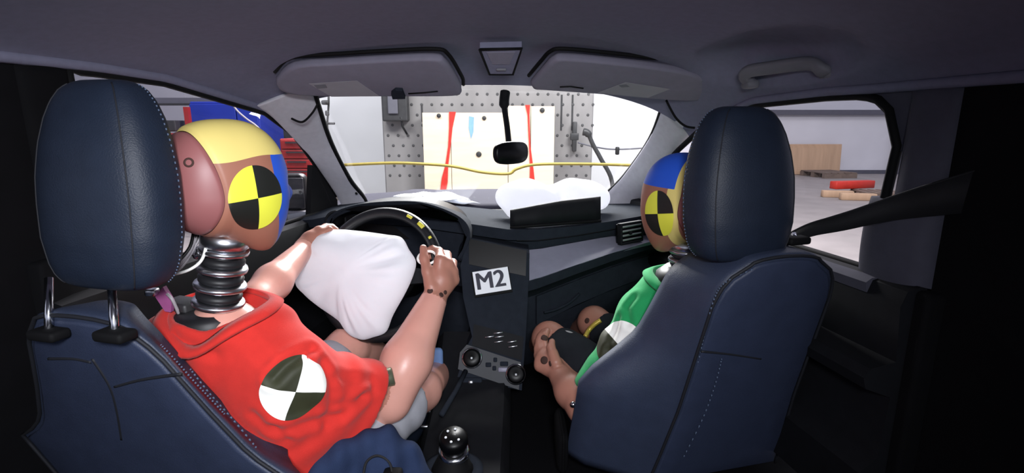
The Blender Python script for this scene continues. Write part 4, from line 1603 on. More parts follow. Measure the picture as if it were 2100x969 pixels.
# shorts
g_ = Body((-0.80, 0.85, 0.38), (-0.15, 1.40, 0.75), 0.006)
g_.cone(HIPR, HIPR.lerp(KNR, 0.72), 0.092, 0.080, 0.03).cone(HIPL, HIPL.lerp(KNL, 0.72), 0.092, 0.080, 0.03)
g_.warp(lambda X, Y, Z: 0.0025 * np.sin(60 * X + 30 * Y) * np.sin(45 * Y + 22 * Z))
g_.plane_cut(HIPR.lerp(KNR, 0.80), KNR - HIPR)
build('shorts', g_.mesh(), GREY_SHORTS, dru)

# shirt
def shirt(lo, hi, parts, hole, warp, sleeves, hem_z):
    s = Body(lo, hi, 0.0045)
    for fn in parts:
        fn(s)
    s.warp(warp)
    for p, n_ in sleeves:
        pass
    c, r, rot = hole
    s.ell(c, r, rot, 0.012, cut=True)
    return s


def dparts(s):
    s.ell(NB + DY @ Vector((0, 0.035, -0.20)), (0.178, 0.122, 0.215), DY, 0.03)
    s.ell(NB + DY @ Vector((0.02, 0.04, -0.34)), (0.185, 0.135, 0.16), DY, 0.07)
    s.cone(NB - Vector((0, 0, 0.055)), SR_ + Vector((0, 0, -0.005)), 0.062, 0.068, 0.07)
    s.cone(NB - Vector((0, 0, 0.055)), SL_ + Vector((0, 0, -0.005)), 0.062, 0.066, 0.07)
    se = SR_.lerp(ELB, 0.80)
    s.cone(SR_ - Vector((0, 0, 0.01)), se, 0.070, 0.070, 0.03)
    s.cone(SR_ - Vector((0.01, 0.0, 0.055)), se - Vector((0.03, 0.01, 0.045)), 0.060, 0.045, 0.04)
    s.cone(P(600, 860, 0.97), P(700, 872, 1.03), 0.06, 0.06, 0.05)
    sl = SL_.lerp(LEL, 0.7)
    s.cone(SL_, sl, 0.066, 0.058, 0.03)


def dwarp(X, Y, Z):
    w = 0.0030 * np.sin(42 * X + 30 * Z) * np.sin(26 * Y - 18 * Z)
    d = np.sqrt((X - SR_.x) ** 2 + (Y - SR_.y) ** 2 + (Z - SR_.z + 0.03) ** 2)
    w = w + 0.0035 * np.sin(95 * d + 8 * X) * np.exp(-((d - 0.14) / 0.07) ** 2)
    w = w + 0.0025 * np.sin(70 * (X + 0.6 * Z)) * np.exp(-((Z - 0.66) / 0.07) ** 2)
    return w


s = shirt((-0.96, 0.78, 0.42), (-0.20, 1.28, 0.98), [dparts], (NB + Vector((0.003, 0.005, 0.0)), (0.094, 0.084, 0.075), DY), dwarp, [], 0)
dd = (ELB - SR_).normalized()
# sleeve end
X_, Y_, Z_ = np.meshgrid(s.ax[0], s.ax[1], s.ax[2], indexing='ij', sparse=True)
se = SR_.lerp(ELB, 0.74)
dist = (X_ - se.x) * dd.x + (Y_ - se.y) * dd.y + (Z_ - se.z) * dd.z
s.F = np.maximum(s.F, dist.astype(np.float32))
sv, sf = s.mesh()
def crease(V, F, lines, w=0.020, dep=0.0055):
    t = bvh_of((V, F))
    nrm = np.zeros_like(V)
    a_, b_, c_ = V[F[:, 0]], V[F[:, 1]], V[F[:, 2]]
    fn = np.cross(b_ - a_, c_ - a_)
    for k in range(4):
        np.add.at(nrm, F[:, k], fn)
    nrm /= np.linalg.norm(nrm, axis=1)[:, None] + 1e-12
    for ln, sc_ in lines:
        pts_ = []
        for (x, y) in ln:
            h = t.ray_cast(Vector((0, 0, CAMZ)), ray(x, y).normalized())
            if h[0] is not None:
                pts_.append(np.array(h[0]))
        best = np.full(len(V), 9.0)
        for p_, q_ in zip(pts_[:-1], pts_[1:]):
            ab = q_ - p_
            tt = np.clip(((V - p_) @ ab) / (ab @ ab + 1e-12), 0, 1)
            best = np.minimum(best, np.linalg.norm(V - p_ - tt[:, None] * ab, axis=1))
        g0 = np.exp(-(best / (w * 0.45)) ** 2) - 0.45 * np.exp(-((best - w) / (w * 0.5)) ** 2)
        V = V - nrm * (dep * sc_ * g0)[:, None]
    return V


sv = crease(sv, sf, [([(560, 775), (585, 748), (612, 730), (640, 716)], 1.5), ([(660, 742), (676, 775), (680, 820), (668, 870)], 1.0), ([(560, 880), (620, 872), (700, 850), (745, 815)], 1.1),
    ([(360, 690), (400, 712), (440, 726)], 0.7), ([(470, 680), (510, 700), (545, 735)], 0.5), ([(690, 770), (730, 780), (760, 778)], 0.6), ([(690, 830), (730, 822), (762, 800)], 0.7),
    ([(520, 850), (560, 880), (590, 900)], 0.8)])
shirt_d = build('shirt', (sv, sf), RED, dru)
stree = bvh_of((sv, sf))
# collar band around the neck opening
def collar(tree, c, rot, rx, ry, mat, parent, wdt=0.024):
    path, sides = [], []
    for k in range(49):
        a = 2 * math.pi * k / 48
        q = Vector(c) + rot @ Vector((rx * math.cos(a), ry * math.sin(a), 0.12))
        h = tree.ray_cast(q, Vector((0, 0, -1)), 0.4)
        p = h[0] if h[0] is not None else q - Vector((0, 0, 0.14))
        path.append(p + Vector((0, 0, 0.001)))
        q2 = Vector(c) + rot @ Vector(((rx + 0.02) * math.cos(a), (ry + 0.02) * math.sin(a), 0.12))
        h2 = tree.ray_cast(q2, Vector((0, 0, -1)), 0.4)
        p2 = h2[0] if h2[0] is not None else q2 - Vector((0, 0, 0.15))
        sides.append((p2 - p).normalized())
    zz = [p.z for p in path[:-1]]
    for _ in range(6):
        zz = [(zz[i - 1] + 2 * zz[i] + zz[(i + 1) % 48]) / 4 for i in range(48)]
    for i in range(49):
        path[i] = Vector((path[i].x, path[i].y, max(path[i].z, zz[i % 48]) if False else zz[i % 48] + 0.002))
    sides = [Vector((0, 0, -0.35)) + (p - Vector((c.x, c.y, p.z))).normalized() for p in path]
    sides = [q.normalized() for q in sides]
    rings = []
    for p, sd_ in zip(path, sides):
        t = Vector((0, 0, 1)).cross(sd_).normalized()
        up = sd_.cross(t).normalized()
        if up.z < 0:
            up = -up
        rings.append([p - sd_ * 0.004 - up * 0.006, p - sd_ * 0.004 + up * 0.004, p + sd_ * wdt * 0.5 + up * 0.005, p + sd_ * wdt + up * 0.003, p + sd_ * wdt - up * 0.006])
    return build('collar', loft(rings, cap=False), mat, parent)


collar(stree, NB, DY, 0.100, 0.090, RED, shirt_d)
decal(stree, 606, 802, 0.060, [ST_W, ST_O], -24, shirt_d, 'target_sticker', 1.0)
# neck, head
neck_stack(dru, [P(447, 632, 0.985), P(462, 490, 0.985)], [0.049, 0.0485, 0.047, 0.046], 0)
build('neck_base', lathe([(0.070, -0.05), (0.068, -0.006), (0.055, 0.004)], P(428, 638, 0.985), (0, 0, 1), 28), RUBBER, dru)
build('collar_bracket', rbox(P(375, 628, 1.0), (0.07, 0.05, 0.03), 0.006, 2, DY), DARKMETAL, dru)


def paint_d(p):
    # yellow crown: top of head ahead of the seam; blue: front of the face
    top = p.z - (0.060 + 0.10 * max(0, p.y - 0.06) + 0.004 * math.sin(40 * p.y))
    lim = 0.050 + (0.0 if p.z > -0.03 else 0.012 * min(1, (-0.03 - p.z) / 0.08))
    cl_ = lambda v: max(0.0, min(1.0, 0.5 + 20 * v))
    return cl_(top), cl_(min(p.y - lim, -top))


head_d, hrot = make_head(dru, P(468, 389, 0.985), -36, 2, 1, paint_d, 'painted_head_vinyl', (528, 406), 0.0605, 4, 1.03, 0.86)
# seam hole on skull cap
_tr = None
for o_ in head_d.children:
    if o_.name.startswith('skull_cap'):
        w = [v.co + BASE[o_.name] for v in o_.data.vertices]
        t_ = BVHTree.FromPolygons(w, [tuple(p.vertices) for p in o_.data.polygons])
        h_ = t_.ray_cast(Vector((0, 0, CAMZ)), ray(387, 333).normalized())
        if h_[0]:
            build('cap_hole', lathe([(0.0085, -0.003), (0.0085, 0.0006), (0.006, 0.001), (0.004, -0.001)], h_[0], h_[1], 16), M('joint_hole', (60, 36, 30), 0.8), o_)
# wiring behind the neck, purple tag
wr_ = empty('wiring', P(380, 540, 0.97)); wr_.parent = dru; wr_.location = P(380, 540, 0.97) - BASE[dru.name]; BASE[wr_.name] = P(380, 540, 0.97)
for k in range(9):
    o1 = random.uniform(-4, 4)
    build('wire', tube(spline([P(398 + k * 2.2, 474 + k, 0.985), P(392 + o1, 505 + k * 2, 0.965), P(372 + o1, 530 + k * 2.5, 0.95), P(345, 545 + k * 3, 0.94), P(322, 552 + k * 3.2, 0.94)], 5), 0.0028 if k % 3 else 0.0036, 6), WIRE_W if k % 3 else WIRE_K, wr_)
build('wire', tube(spline([P(428, 470, 0.985), P(424, 500, 0.95), P(412, 535, 0.94), P(380, 556, 0.93), P(330, 566, 0.93)], 6), 0.003, 6), WHITE_TIE, wr_)
build('wire', tube(spline([P(340, 600, 0.96), P(352, 612, 0.95), P(362, 632, 0.955), P(366, 642, 0.96)], 6), 0.003, 6), WIRE_W, wr_)
build('connector_tag', prism([P(318, 608, 0.955), P(334, 588, 0.955), P(352, 618, 0.955), P(350, 640, 0.955), P(338, 638, 0.955)], (0, 0.01, 0)), PURPLE, wr_, smooth=False)
build('cable_clip', rbox(P(312, 598, 0.95), (0.02, 0.02, 0.014), 0.004), STEEL, wr_)
build('metal_ball', lathe([(0.002, -0.014), (0.011, -0.010), (0.015, 0), (0.011, 0.010), (0.002, 0.014)], P(409, 518, 0.98), (0, 0, 1), 16), CHROME, wr_)

# ------------------------------------------------------------------ passenger dummy
pas = thing('crash_test_dummy', 'crash test dummy in a green shirt sitting in the passenger seat', 'crash test dummy', (0.46, 1.36, 0.50), 'crash test dummies')
PY_ = rotz(R(20))
NBp = P(1412, 558, 1.31)
pSL = P(1322, 650, 1.30); pSR = Vector((0.60, 1.40, pSL.z + 0.01))
pEL = P(1196, 836, 1.27); pWR = P(1140, 756, 1.43)
pHL = Vector((0.335, 1.30, 0.50)); pKL = P(1126, 694, 1.60)
pHR = Vector((0.50, 1.36, 0.50)); pKR = P(1218, 660, 1.72)
b = Body((0.0, 1.02, 0.33), (0.78, 2.20, 1.0), 0.005)
b.ell(NBp + PY_ @ Vector((0, 0.03, -0.22)), (0.15, 0.10, 0.215), PY_, 0.02)
b.ell(Vector((0.42, 1.34, 0.56)), (0.15, 0.11, 0.12), PY_, 0.05)
b.cone(NBp - Vector((0, 0, 0.04)), pSL, 0.045, 0.05, 0.05).cone(NBp - Vector((0, 0, 0.04)), pSR, 0.045, 0.05, 0.05)
b.cone(pSL, pEL, 0.05, 0.040, 0.02)
b.cone(pSR, Vector((0.66, 1.40, 0.53)), 0.05, 0.04, 0.02).cone(Vector((0.66, 1.40, 0.53)), Vector((0.47, 1.58, 0.60)), 0.04, 0.028, 0.02)
b.cone(pEL, pEL.lerp(pWR, 0.4), 0.042, 0.046, 0.02).cone(pEL.lerp(pWR, 0.4), pWR, 0.046, 0.030, 0.02)
b.cone(pHL, pKL, 0.075, 0.056, 0.03).cone(pKL, Vector((0.10, 1.95, 0.38)), 0.052, 0.036, 0.02)
b.cone(pHR, pKR, 0.075, 0.056, 0.03).cone(pKR, Vector((0.26, 2.06, 0.38)), 0.052, 0.036, 0.02)
b.cone(Vector((0.10, 1.95, 0.375)), Vector((0.085, 2.04, 0.37)), 0.034, 0.028, 0.02)
b.cone(Vector((0.26, 2.06, 0.375)), Vector((0.25, 2.13, 0.37)), 0.034, 0.028, 0.02)
hand(b, pWR,
     [P(1118, 722, 1.47), P(1112, 730, 1.46), P(1108, 740, 1.45), P(1107, 750, 1.44)],
     [P(1115, 700, 1.51), P(1107, 706, 1.505), P(1103, 716, 1.495), P(1102, 728, 1.48)],
     [P(1118, 686, 1.53), P(1110, 690, 1.53), P(1105, 698, 1.52), P(1103, 712, 1.50)],
     [P(1122, 677, 1.55), P(1114, 680, 1.55), P(1108, 687, 1.54), P(1104, 700, 1.52)],
     [P(1140, 742, 1.41), P(1134, 724, 1.43), P(1130, 712, 1.45), P(1132, 700, 1.47)])
rw = Vector((0.47, 1.58, 0.60))
hand(b, rw,
     [rw + Vector((-0.05, 0.05, 0.02)), rw + Vector((-0.06, 0.035, 0.015)), rw + Vector((-0.065, 0.02, 0.01)), rw + Vector((-0.065, 0.005, 0.0))],
     [rw + Vector((-0.08, 0.075, 0.02)), rw + Vector((-0.095, 0.06, 0.015)), rw + Vector((-0.10, 0.04, 0.01)), rw + Vector((-0.095, 0.02, 0.0))],
     [rw + Vector((-0.10, 0.09, 0.012)), rw + Vector((-0.115, 0.075, 0.008)), rw + Vector((-0.12, 0.055, 0.0)), rw + Vector((-0.115, 0.03, -0.006))],
     [rw + Vector((-0.112, 0.10, 0.0)), rw + Vector((-0.13, 0.085, -0.004)), rw + Vector((-0.135, 0.065, -0.01)), rw + Vector((-0.128, 0.038, -0.016))],
     [rw + Vector((-0.01, 0.02, 0.01)), rw + Vector((-0.03, 0.06, 0.015)), rw + Vector((-0.045, 0.075, 0.018)), rw + Vector((-0.06, 0.09, 0.015))])
pv, pf = b.mesh()
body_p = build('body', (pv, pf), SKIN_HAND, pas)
ptree = bvh_of((pv, pf))
for px, py, a in ((1117, 692, 0.011), (1204, 657, 0.010), (1116, 738, 0.012), (1128, 745, 0.008)):
    hq = ptree.ray_cast(Vector((0, 0, CAMZ)), ray(px, py).normalized())
    if hq[0]:
        build('joint_hole', lathe([(a, -0.006), (a, 0.001), (a * 0.6, 0.0015)], hq[0], hq[1], 14), M('joint_hole', (60, 36, 30), 0.8), body_p)
build('elbow_bolt', lathe([(0.008, 0), (0.008, 0.008), (0.004, 0.012)], P(1176, 828, 1.235), (-0.3, -1, 0.3), 12), CHROME, body_p)
build('knee_strap', tube(spline([P(1200, 690, 1.58), P(1208, 676, 1.60), P(1220, 664, 1.60), P(1232, 656, 1.60)], 5), 0.008, 8), BRASS, body_p)
build('knee_strap', tube(spline([P(1150, 680, 1.54), P(1168, 682, 1.52), P(1186, 694, 1.52), P(1194, 710, 1.53)], 5), 0.006, 8), WIRE_W, body_p)
# shorts
g_ = Body((0.02, 1.12, 0.36), (0.72, 1.80, 0.76), 0.006)
g_.cone(pHL, pHL.lerp(pKL, 0.80), 0.088, 0.072, 0.03).cone(pHR, pHR.lerp(pKR, 0.82), 0.088, 0.070, 0.03)
g_.warp(lambda X, Y, Z: 0.0025 * np.sin(60 * X + 30 * Y) * np.sin(45 * Y + 22 * Z))
g_.plane_cut(pHL.lerp(pKL, 0.86), pKL - pHL)
build('shorts', g_.mesh(), BLACK_SHORTS, pas)


def pparts(s):
    s.ell(NBp + PY_ @ Vector((0, 0.03, -0.20)), (0.175, 0.122, 0.215), PY_, 0.03)
    s.ell(Vector((0.42, 1.34, 0.60)), (0.18, 0.14, 0.15), PY_, 0.06)
    s.cone(NBp - Vector((0, 0, 0.05)), pSL, 0.060, 0.062, 0.06)
    s.cone(NBp - Vector((0, 0, 0.05)), pSR, 0.060, 0.062, 0.06)
    s.cone(pSL, pSL.lerp(pEL, 0.78), 0.062, 0.064, 0.03)
    s.cone(pSR, Vector((0.64, 1.39, 0.62)), 0.062, 0.06, 0.03)


def pwarp(X, Y, Z):
    w = 0.003 * np.sin(40 * X + 34 * Z) * np.sin(24 * Y - 20 * Z)
    d = np.sqrt((X - pSL.x) ** 2 + (Y - pSL.y) ** 2 + (Z - pSL.z) ** 2)
    return w + 0.003 * np.sin(90 * d) * np.exp(-((d - 0.13) / 0.06) ** 2)


s = shirt((0.06, 1.05, 0.44), (0.78, 1.62, 0.98), [pparts], (NBp + Vector((0, 0, 0.01)), (0.092, 0.082, 0.07), PY_), pwarp, [], 0)
X_, Y_, Z_ = np.meshgrid(s.ax[0], s.ax[1], s.ax[2], indexing='ij', sparse=True)
dd = (pEL - pSL).normalized(); se = pSL.lerp(pEL, 0.84)
dist = (X_ - se.x) * dd.x + (Y_ - se.y) * dd.y + (Z_ - se.z) * dd.z
near = ((X_ - pSL.x) ** 2 + (Y_ - pSL.y) ** 2 + (Z_ - pSL.z) ** 2) < 0.36 ** 2
s.F = np.where(near & (X_ < 0.30), np.maximum(s.F, dist.astype(np.float32)), s.F)
sv, sf = s.mesh()
sv = crease(sv, sf, [([(1290, 660), (1285, 630), (1300, 610)], 1.0), ([(1245, 720), (1235, 760), (1240, 790)], 0.8), ([(1270, 650), (1255, 690), (1250, 720)], 0.8)])
shirt_p = build('shirt', (sv, sf), GREEN, pas)
stree = bvh_of((sv, sf))
collar(stree, NBp, PY_, 0.098, 0.088, GREEN, shirt_p)
decal(stree, 1270, 708, 0.064, [ST_W, ST_O], 48, shirt_p, 'target_sticker', 1.0)
neck_stack(pas, [P(1405, 575, 1.29), P(1410, 502, 1.29)], [0.049, 0.0485, 0.047, 0.046], 0)
build('neck_base', lathe([(0.078, -0.03), (0.074, 0.0), (0.05, 0.02)], P(1405, 560, 1.29), (0, 0, 1), 28), RUBBER, pas)


def paint_p(p):
    cl_ = lambda v: max(0.0, min(1.0, 0.5 + 20 * v))
    bl_ = min(p.z - 0.050, p.y + 0.030)
    return cl_(min(-0.012 - p.y, p.y + 0.046, -bl_)), cl_(bl_)


head_p, _r = make_head(pas, P(1402, 422, 1.285), 34, 2, -1, paint_p, 'painted_head_vinyl_passenger', (1350, 438), 0.057, 8, 1.03, 0.80)
wp = empty('wiring', P(1440, 520, 1.24)); wp.parent = pas; wp.location = P(1440, 520, 1.24) - BASE[pas.name]; BASE[wp.name] = P(1440, 520, 1.24)
for k in range(6):
    build('wire', tube(spline([P(1432 + k * 5, 498 + k, 1.24), P(1436 + k * 5, 515, 1.23), P(1433 + k * 6, 535, 1.225), P(1438 + k * 5, 548, 1.22)], 5), 0.0036, 6), WHITE_TIE if k % 2 else STEEL, wp)
build('shoulder_cable', tube(spline([P(1395, 560, 1.21), P(1398, 545, 1.2), P(1420, 534, 1.2), P(1440, 536, 1.2)], 6), 0.012, 10), RUBBER, wp)
build('violet_plug', tube([P(1368, 570, 1.205), P(1380, 582, 1.20)], 0.011, 12), BLUEPLUG, wp)
build('brass_connector', rbox(P(1386, 557, 1.205), (0.026, 0.02, 0.018), 0.005), BRASS, wp)

# ------------------------------------------------------------------ belt, cloth
bl = thing('seat_belt', 'black seat belt strap from the right pillar to the passenger seat', 'seat belt', P(1800, 430, 1.06))
bpts = spline([P(2080, 372, 0.90), P(1990, 392, 0.945), P(1913, 408, 0.985), P(1840, 424, 1.03), P(1740, 452, 1.09), P(1655, 474, 1.16), P(1600, 500, 1.22)], 8)
wd = [0.105 - 0.065 * min(1, i / (len(bpts) * 0.75)) for i in range(len(bpts))]
build('webbing', ribbon(bpts, Vector((0.15, -0.25, 1)), wd, 0.0025), WEB, bl)
build('belt_guide_loop', rbox(P(2080, 372, 0.90), (0.03, 0.06, 0.10), 0.012, 3), SEAL, bl)
build('belt_edge', tube([p + Vector((0.15, -0.25, 1)).normalized() * w / 2 for p, w in zip(bpts, wd)], 0.0025, 6), WEB, bl)
g_ = Body((-0.60, 0.84, 0.36), (-0.12, 1.22, 0.66), 0.005)
g_.chain([P(640, 985, 0.93), P(700, 930, 0.97), P(790, 915, 1.0), P(845, 960, 1.02), P(880, 1010, 1.03)], [0.03, 0.034, 0.036, 0.034, 0.03], 0.03)
g_.chain([P(700, 975, 0.96), P(790, 955, 0.99), P(850, 1000, 1.0)], [0.035, 0.04, 0.035], 0.03)
g_.warp(lambda X, Y, Z: 0.007 * np.sin(55 * X - 30 * Z + 2) * np.sin(38 * Y + 24 * Z) + 0.004 * np.sin(110 * X + 40 * Y))
single('folded_cloth', g_.mesh(), NAVY, 'crumpled navy cloth on the driver seat cushion edge', 'cloth')
bk = thing('belt_buckle', 'black seat belt buckle lying on the crumpled navy cloth', 'buckle', P(772, 960, 0.95))
build('buckle_strap', ribbon(spline([P(745, 985, 0.93), P(752, 948, 0.945), P(775, 934, 0.95), P(800, 950, 0.945), P(806, 990, 0.93)], 6), Vector((0.1, -0.6, 0.5)), 0.022, 0.004), WEB, bk)
build('buckle_body', rbox(P(806, 985, 0.935), (0.04, 0.03, 0.05), 0.008, 2), SEAL, bk)
lb = single('blue_pad', rbox(P(893, 738, 1.55), (0.05, 0.03, 0.085), 0.014, 3, rotz(R(10))), M('pale_blue_foam', (110, 140, 190), 0.8, var=0.1), 'pale blue pad standing beside the dummy knee under the dash', 'pad')

# ------------------------------------------------------------------ crash hall
hf = struct('floor', rbox((2.0, 8.0, -0.05), (40, 30, 0.1)), HALLFLOOR, 'grey concrete floor of the crash hall', smooth=False)
struct('wall_front', rbox((2.0, 17.0, 3.0), (40, 0.3, 6.0)), HALLWALL, 'pale grey rear wall of the crash hall', smooth=False)
# bright side screens left and right of the barrier
struct('wall_left_hall', rbox((-4.1, 9.2, 1.9), (4.1, 0.15, 3.8)), HALLWALL, 'white wall panel left of the barrier', smooth=False)
struct('wall_right_hall', rbox((2.45, 9.2, 1.9), (2.8, 0.15, 3.8)), HALLWALL, 'white wall panel right of the barrier', smooth=False)

YB = 7.6
bx0, bx1 = P(786, 300, YB).x, P(1215, 300, YB).x
bar = thing('crash_barrier', 'grey crash barrier block with rows of bolt holes', 'barrier', ((bx0 + bx1) / 2, YB + 0.5, 0))
build('barrier_block', rbox(((bx0 + bx1) / 2, YB + 0.5, 1.2), (bx1 - bx0, 1.0, 2.4), 0.02, 1), CONCRETE, bar, smooth=False)
hg = []
xs = np.arange(bx0 + 0.08, bx1 - 0.03, 0.145)
zs = np.arange(0.55, 2.3, 0.145)
for i, x in enumerate(xs):
    for j, z in enumerate(zs):
        hg.append(lathe([(0.020, -0.004), (0.020, 0.004), (0.012, 0.005)], (x + (0.07 if j % 2 else 0), YB - 0.002, z), (0, -1, 0), 8))
ho = build('bolt_holes', merge(*hg), HOLE, bar)
ho['kind'] = 'stuff'
for px in (838, 868, 1172, 1150):
    x = P(px, 300, YB).x
    build('barrier_stain', rbox((x, YB - 0.003, 1.45), (0.025, 0.004, 0.5 if px > 1000 else 0.25)), DARKMETAL, bar, smooth=False)
# dark lamp box at the left edge
lbx = thing('wall_box', 'dark electrical box mounted on the barrier under the left visor', 'electrical box', P(812, 245, 7.5))
build('box_body', rbox(P(811, 210, 7.5), (0.36, 0.16, 0.52), 0.02), DARKMETAL, lbx, smooth=False)
build('box_panel', rbox(P(805, 206, 7.40), (0.14, 0.02, 0.36), 0.01), FRAMEGREY, lbx, smooth=False)
build('box_cable', tube([P(822, 240, 7.42), P(826, 260, 7.5), P(835, 275, 7.55)], 0.015, 6), WIRE_K, lbx)

YW = 7.45
pb = thing('plywood_board', 'large pale plywood board fixed to the front of the barrier', 'plywood board', (P(1000, 300, YW).x, YW, 0.0))
pan = [(869, 936, 228, 232), (936, 1042, 231, 229), (1042, 1084, 216, 217), (1084, 1137, 217, 219)]
xe = [P(869, 300, YW).x, P(926, 300, YW).x, P(1042, 300, YW).x, P(1088, 300, YW).x, P(1136, 300, YW).x]
ztop = [P(900, 231, YW).z, P(980, 231, YW).z, P(1060, 217, YW).z, P(1110, 218, YW).z]
for i in range(4):
    build('plywood_sheet', rbox(((xe[i] + xe[i + 1]) / 2, YW - 0.01 * (i % 2), ztop[i] / 2), (xe[i + 1] - xe[i] - 0.008, 0.10, ztop[i])), PLY, pb, smooth=False)
for strip in ([(921, 229), (935, 229), (928, 262), (924, 300), (919, 340), (918, 372), (914, 397), (902, 397), (906, 365), (913, 340), (919, 300), (921, 262)],
              [(1077, 215), (1087, 215), (1086, 236), (1088, 300), (1094, 345), (1097, 374), (1086, 374), (1087, 345), (1085, 300), (1082, 236)]):
    build('red_paint_strip', prism([P(x, y, YW - 0.062) for x, y in strip], (0, -0.004, 0)), REDPAINT, pb, smooth=False)
for px, py, s_ in ((900, 237, 0.03), (993, 242, 0.03), (982, 316, 0.04), (1112, 226, 0.035)):
    build('bolt_head', lathe([(s_, 0), (s_, 0.012), (s_ * 0.6, 0.02)], P(px, py, YW - 0.06), (0, -1, 0), 10), DARKMETAL, pb)
build('blue_tape_strip', prism([P(962, 238, YW - 0.062), P(972, 240, YW - 0.062), P(971, 270, YW - 0.062), P(966, 285, YW - 0.062), P(961, 262, YW - 0.062)], (0, -0.004, 0)), BLUETAPE, pb, smooth=False)

single('yellow_rope', tube(spline([P(705, 338, 5.6), P(800, 334, 5.6), P(870, 336, 5.6), P(930, 341, 5.6), P(990, 353, 5.6), P(1042, 356, 5.6), P(1060, 346, 5.6), P(1100, 337, 5.6), P(1200, 336, 5.6), P(1308, 339, 5.6)], 6), 0.016, 8), YROPE, 'thin yellow rope strung across before the barrier', 'rope')
for _px in (698, 1312):
    _b = P(_px, 338, 5.6)
    _t = thing('rope_post', 'post at the ' + ('left' if _px < 1000 else 'right') + ' end of the yellow rope', 'post', (_b.x, 5.6, 0))
    build('pole', tube([(_b.x, 5.6, 0.0), (_b.x, 5.6, _b.z + 0.03)], 0.02, 10), YROPE, _t)
    build('foot_plate', lathe([(0.15, 0), (0.15, 0.02), (0.04, 0.03)], (_b.x, 5.6, 0), (0, 0, 1), 20), DARKMETAL, _t)
# hanging rod with clamps, left
hr_ = thing('camera_clamp_rod', 'thin dark stand with clamps before the left white wall panel', 'rod', P(672, 262, 7.0))
build('rod', tube([P(674, 170, 7.0), P(674, 215, 7.0), P(671, 255, 7.0), Vector((P(671, 255, 7.0).x, 7.0, 0.0))], 0.014, 8), DARKMETAL, hr_)
build('stand_base', lathe([(0.16, 0), (0.16, 0.02), (0.03, 0.04)], (P(671, 255, 7.0).x, 7.0, 0.0), (0, 0, 1), 20), DARKMETAL, hr_)
build('clamp', rbox(P(667, 210, 6.98), (0.10, 0.06, 0.06), 0.02), DARKMETAL, hr_)
build('foot', rbox(P(676, 253, 6.98), (0.14, 0.04, 0.03), 0.01), DARKMETAL, hr_)
build('clamp', rbox(P(671, 232, 6.98), (0.05, 0.05, 0.07), 0.015), DARKMETAL, hr_)
# hose, wire and clip on the right
single('black_hose', tube(spline([P(1196, 270, 7.2), P(1206, 274, 7.2), P(1216, 296, 7.2), P(1232, 325, 7.2), P(1255, 372, 7.2), Vector((P(1258, 372, 7.2).x, 7.2, 0.0))], 6), [0.05] * 8 + [0.03] * 23, 8), DARKMETAL, 'dark bent hose standing before the right end of the barrier', 'hose')
single('steel_cleat', merge(rbox(P(1178, 280, YB - 0.05), (0.06, 0.08, 0.42), 0.01), rbox(P(1178, 280, YB - 0.07), (0.12, 0.05, 0.10), 0.01)), DARKMETAL, 'dark upright cleat bolted to the right part of the barrier', 'bracket')
wc_ = thing('wire_with_clip', 'thin wire with a small black clip across the right white panel', 'wire', P(1266, 310, 7.3))
build('wire', tube(spline([P(1185, 292, 7.48), P(1225, 302, 7.4), P(1266, 306, 7.3), P(1340, 302, 7.2)], 6), 0.010, 6), FRAMEGREY, wc_)
build('clip', rbox(P(1266, 309, 7.28), (0.055, 0.045, 0.11), 0.015), WIRE_K, wc_)

# left side of the hall seen through the driver's window
YLw = 6.6
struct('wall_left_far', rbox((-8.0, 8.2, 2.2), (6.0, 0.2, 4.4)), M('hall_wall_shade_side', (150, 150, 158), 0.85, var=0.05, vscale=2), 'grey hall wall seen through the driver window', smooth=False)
bmL = thing('steel_beam', 'grey steel beam running along the hall wall seen through the left window', 'beam', P(390, 212, 6.2))
build('beam_web', rbox(P(385, 207, 6.2), (1.7, 0.10, 0.07)), FRAMEGREY, bmL, smooth=False)
build('beam_flange', rbox(P(385, 214, 6.2), (1.7, 0.16, 0.02)), DARKMETAL, bmL, smooth=False)
bc_ = thing('blue_cabinet', 'tall blue sheet metal cabinet beyond the left window', 'cabinet', (P(460, 240, 6.0).x, 6.0, 0))
cx0, cx1 = P(392, 240, 6.0).x, P(532, 240, 6.0).x
zt = P(440, 208, 6.0).z
build('cabinet_body', rbox(((cx0 + cx1) / 2, 6.3, zt / 2), (cx1 - cx0, 0.6, zt), 0.01, 1), BLUEBOX, bc_, smooth=False)
for k in range(2):
    xc = cx0 + (cx1 - cx0) * (0.34 if k == 0 else 0.84)
    dr = build('cabinet_door', rbox((xc, 5.99, zt / 2), ((cx1 - cx0) * (0.66 if k == 0 else 0.30), 0.03, zt - 0.06), 0.004, 1), BLUEBOX, bc_, smooth=False)
    build('door_handle', rbox((xc + 0.08, 5.96, zt * 0.72), (0.02, 0.03, 0.14), 0.004), DARKMETAL, dr)
single('hanging_cable', tube(spline([P(466, 198, 5.5), P(485, 225, 5.5), P(505, 243, 5.5), P(530, 262, 5.5), P(560, 300, 5.5)], 6), 0.010, 6), WIRE_W, 'thin white cable slanting down past the blue cabinet', 'cable')
rf = thing('red_stand', 'narrow red stand left of the blue cabinet', 'stand', (P(380, 250, 5.8).x, 5.8, 0))
build('stand_post', rbox(P(388, 262, 5.8), (0.05, 0.05, 0.45)), REDBOX, rf, smooth=False)
build('stand_post', rbox((P(382, 300, 5.8).x, 5.8, 0.5), (0.05, 0.05, 1.0)), REDBOX, rf, smooth=False)
build('stand_tray', rbox(P(372, 282, 5.8), (0.34, 0.3, 0.10), 0.01), REDBOX, rf, smooth=False)
build('stand_box', rbox(P(362, 258, 5.8), (0.10, 0.2, 0.12), 0.01), DARKMETAL, rf, smooth=False)
tc_ = thing('red_tool_chest', 'red tool chest with drawers on a dark cart beyond the left window', 'tool chest', (P(610, 340, 5.4).x, 5.4, 0))
tcx = P(606, 330, 5.4)
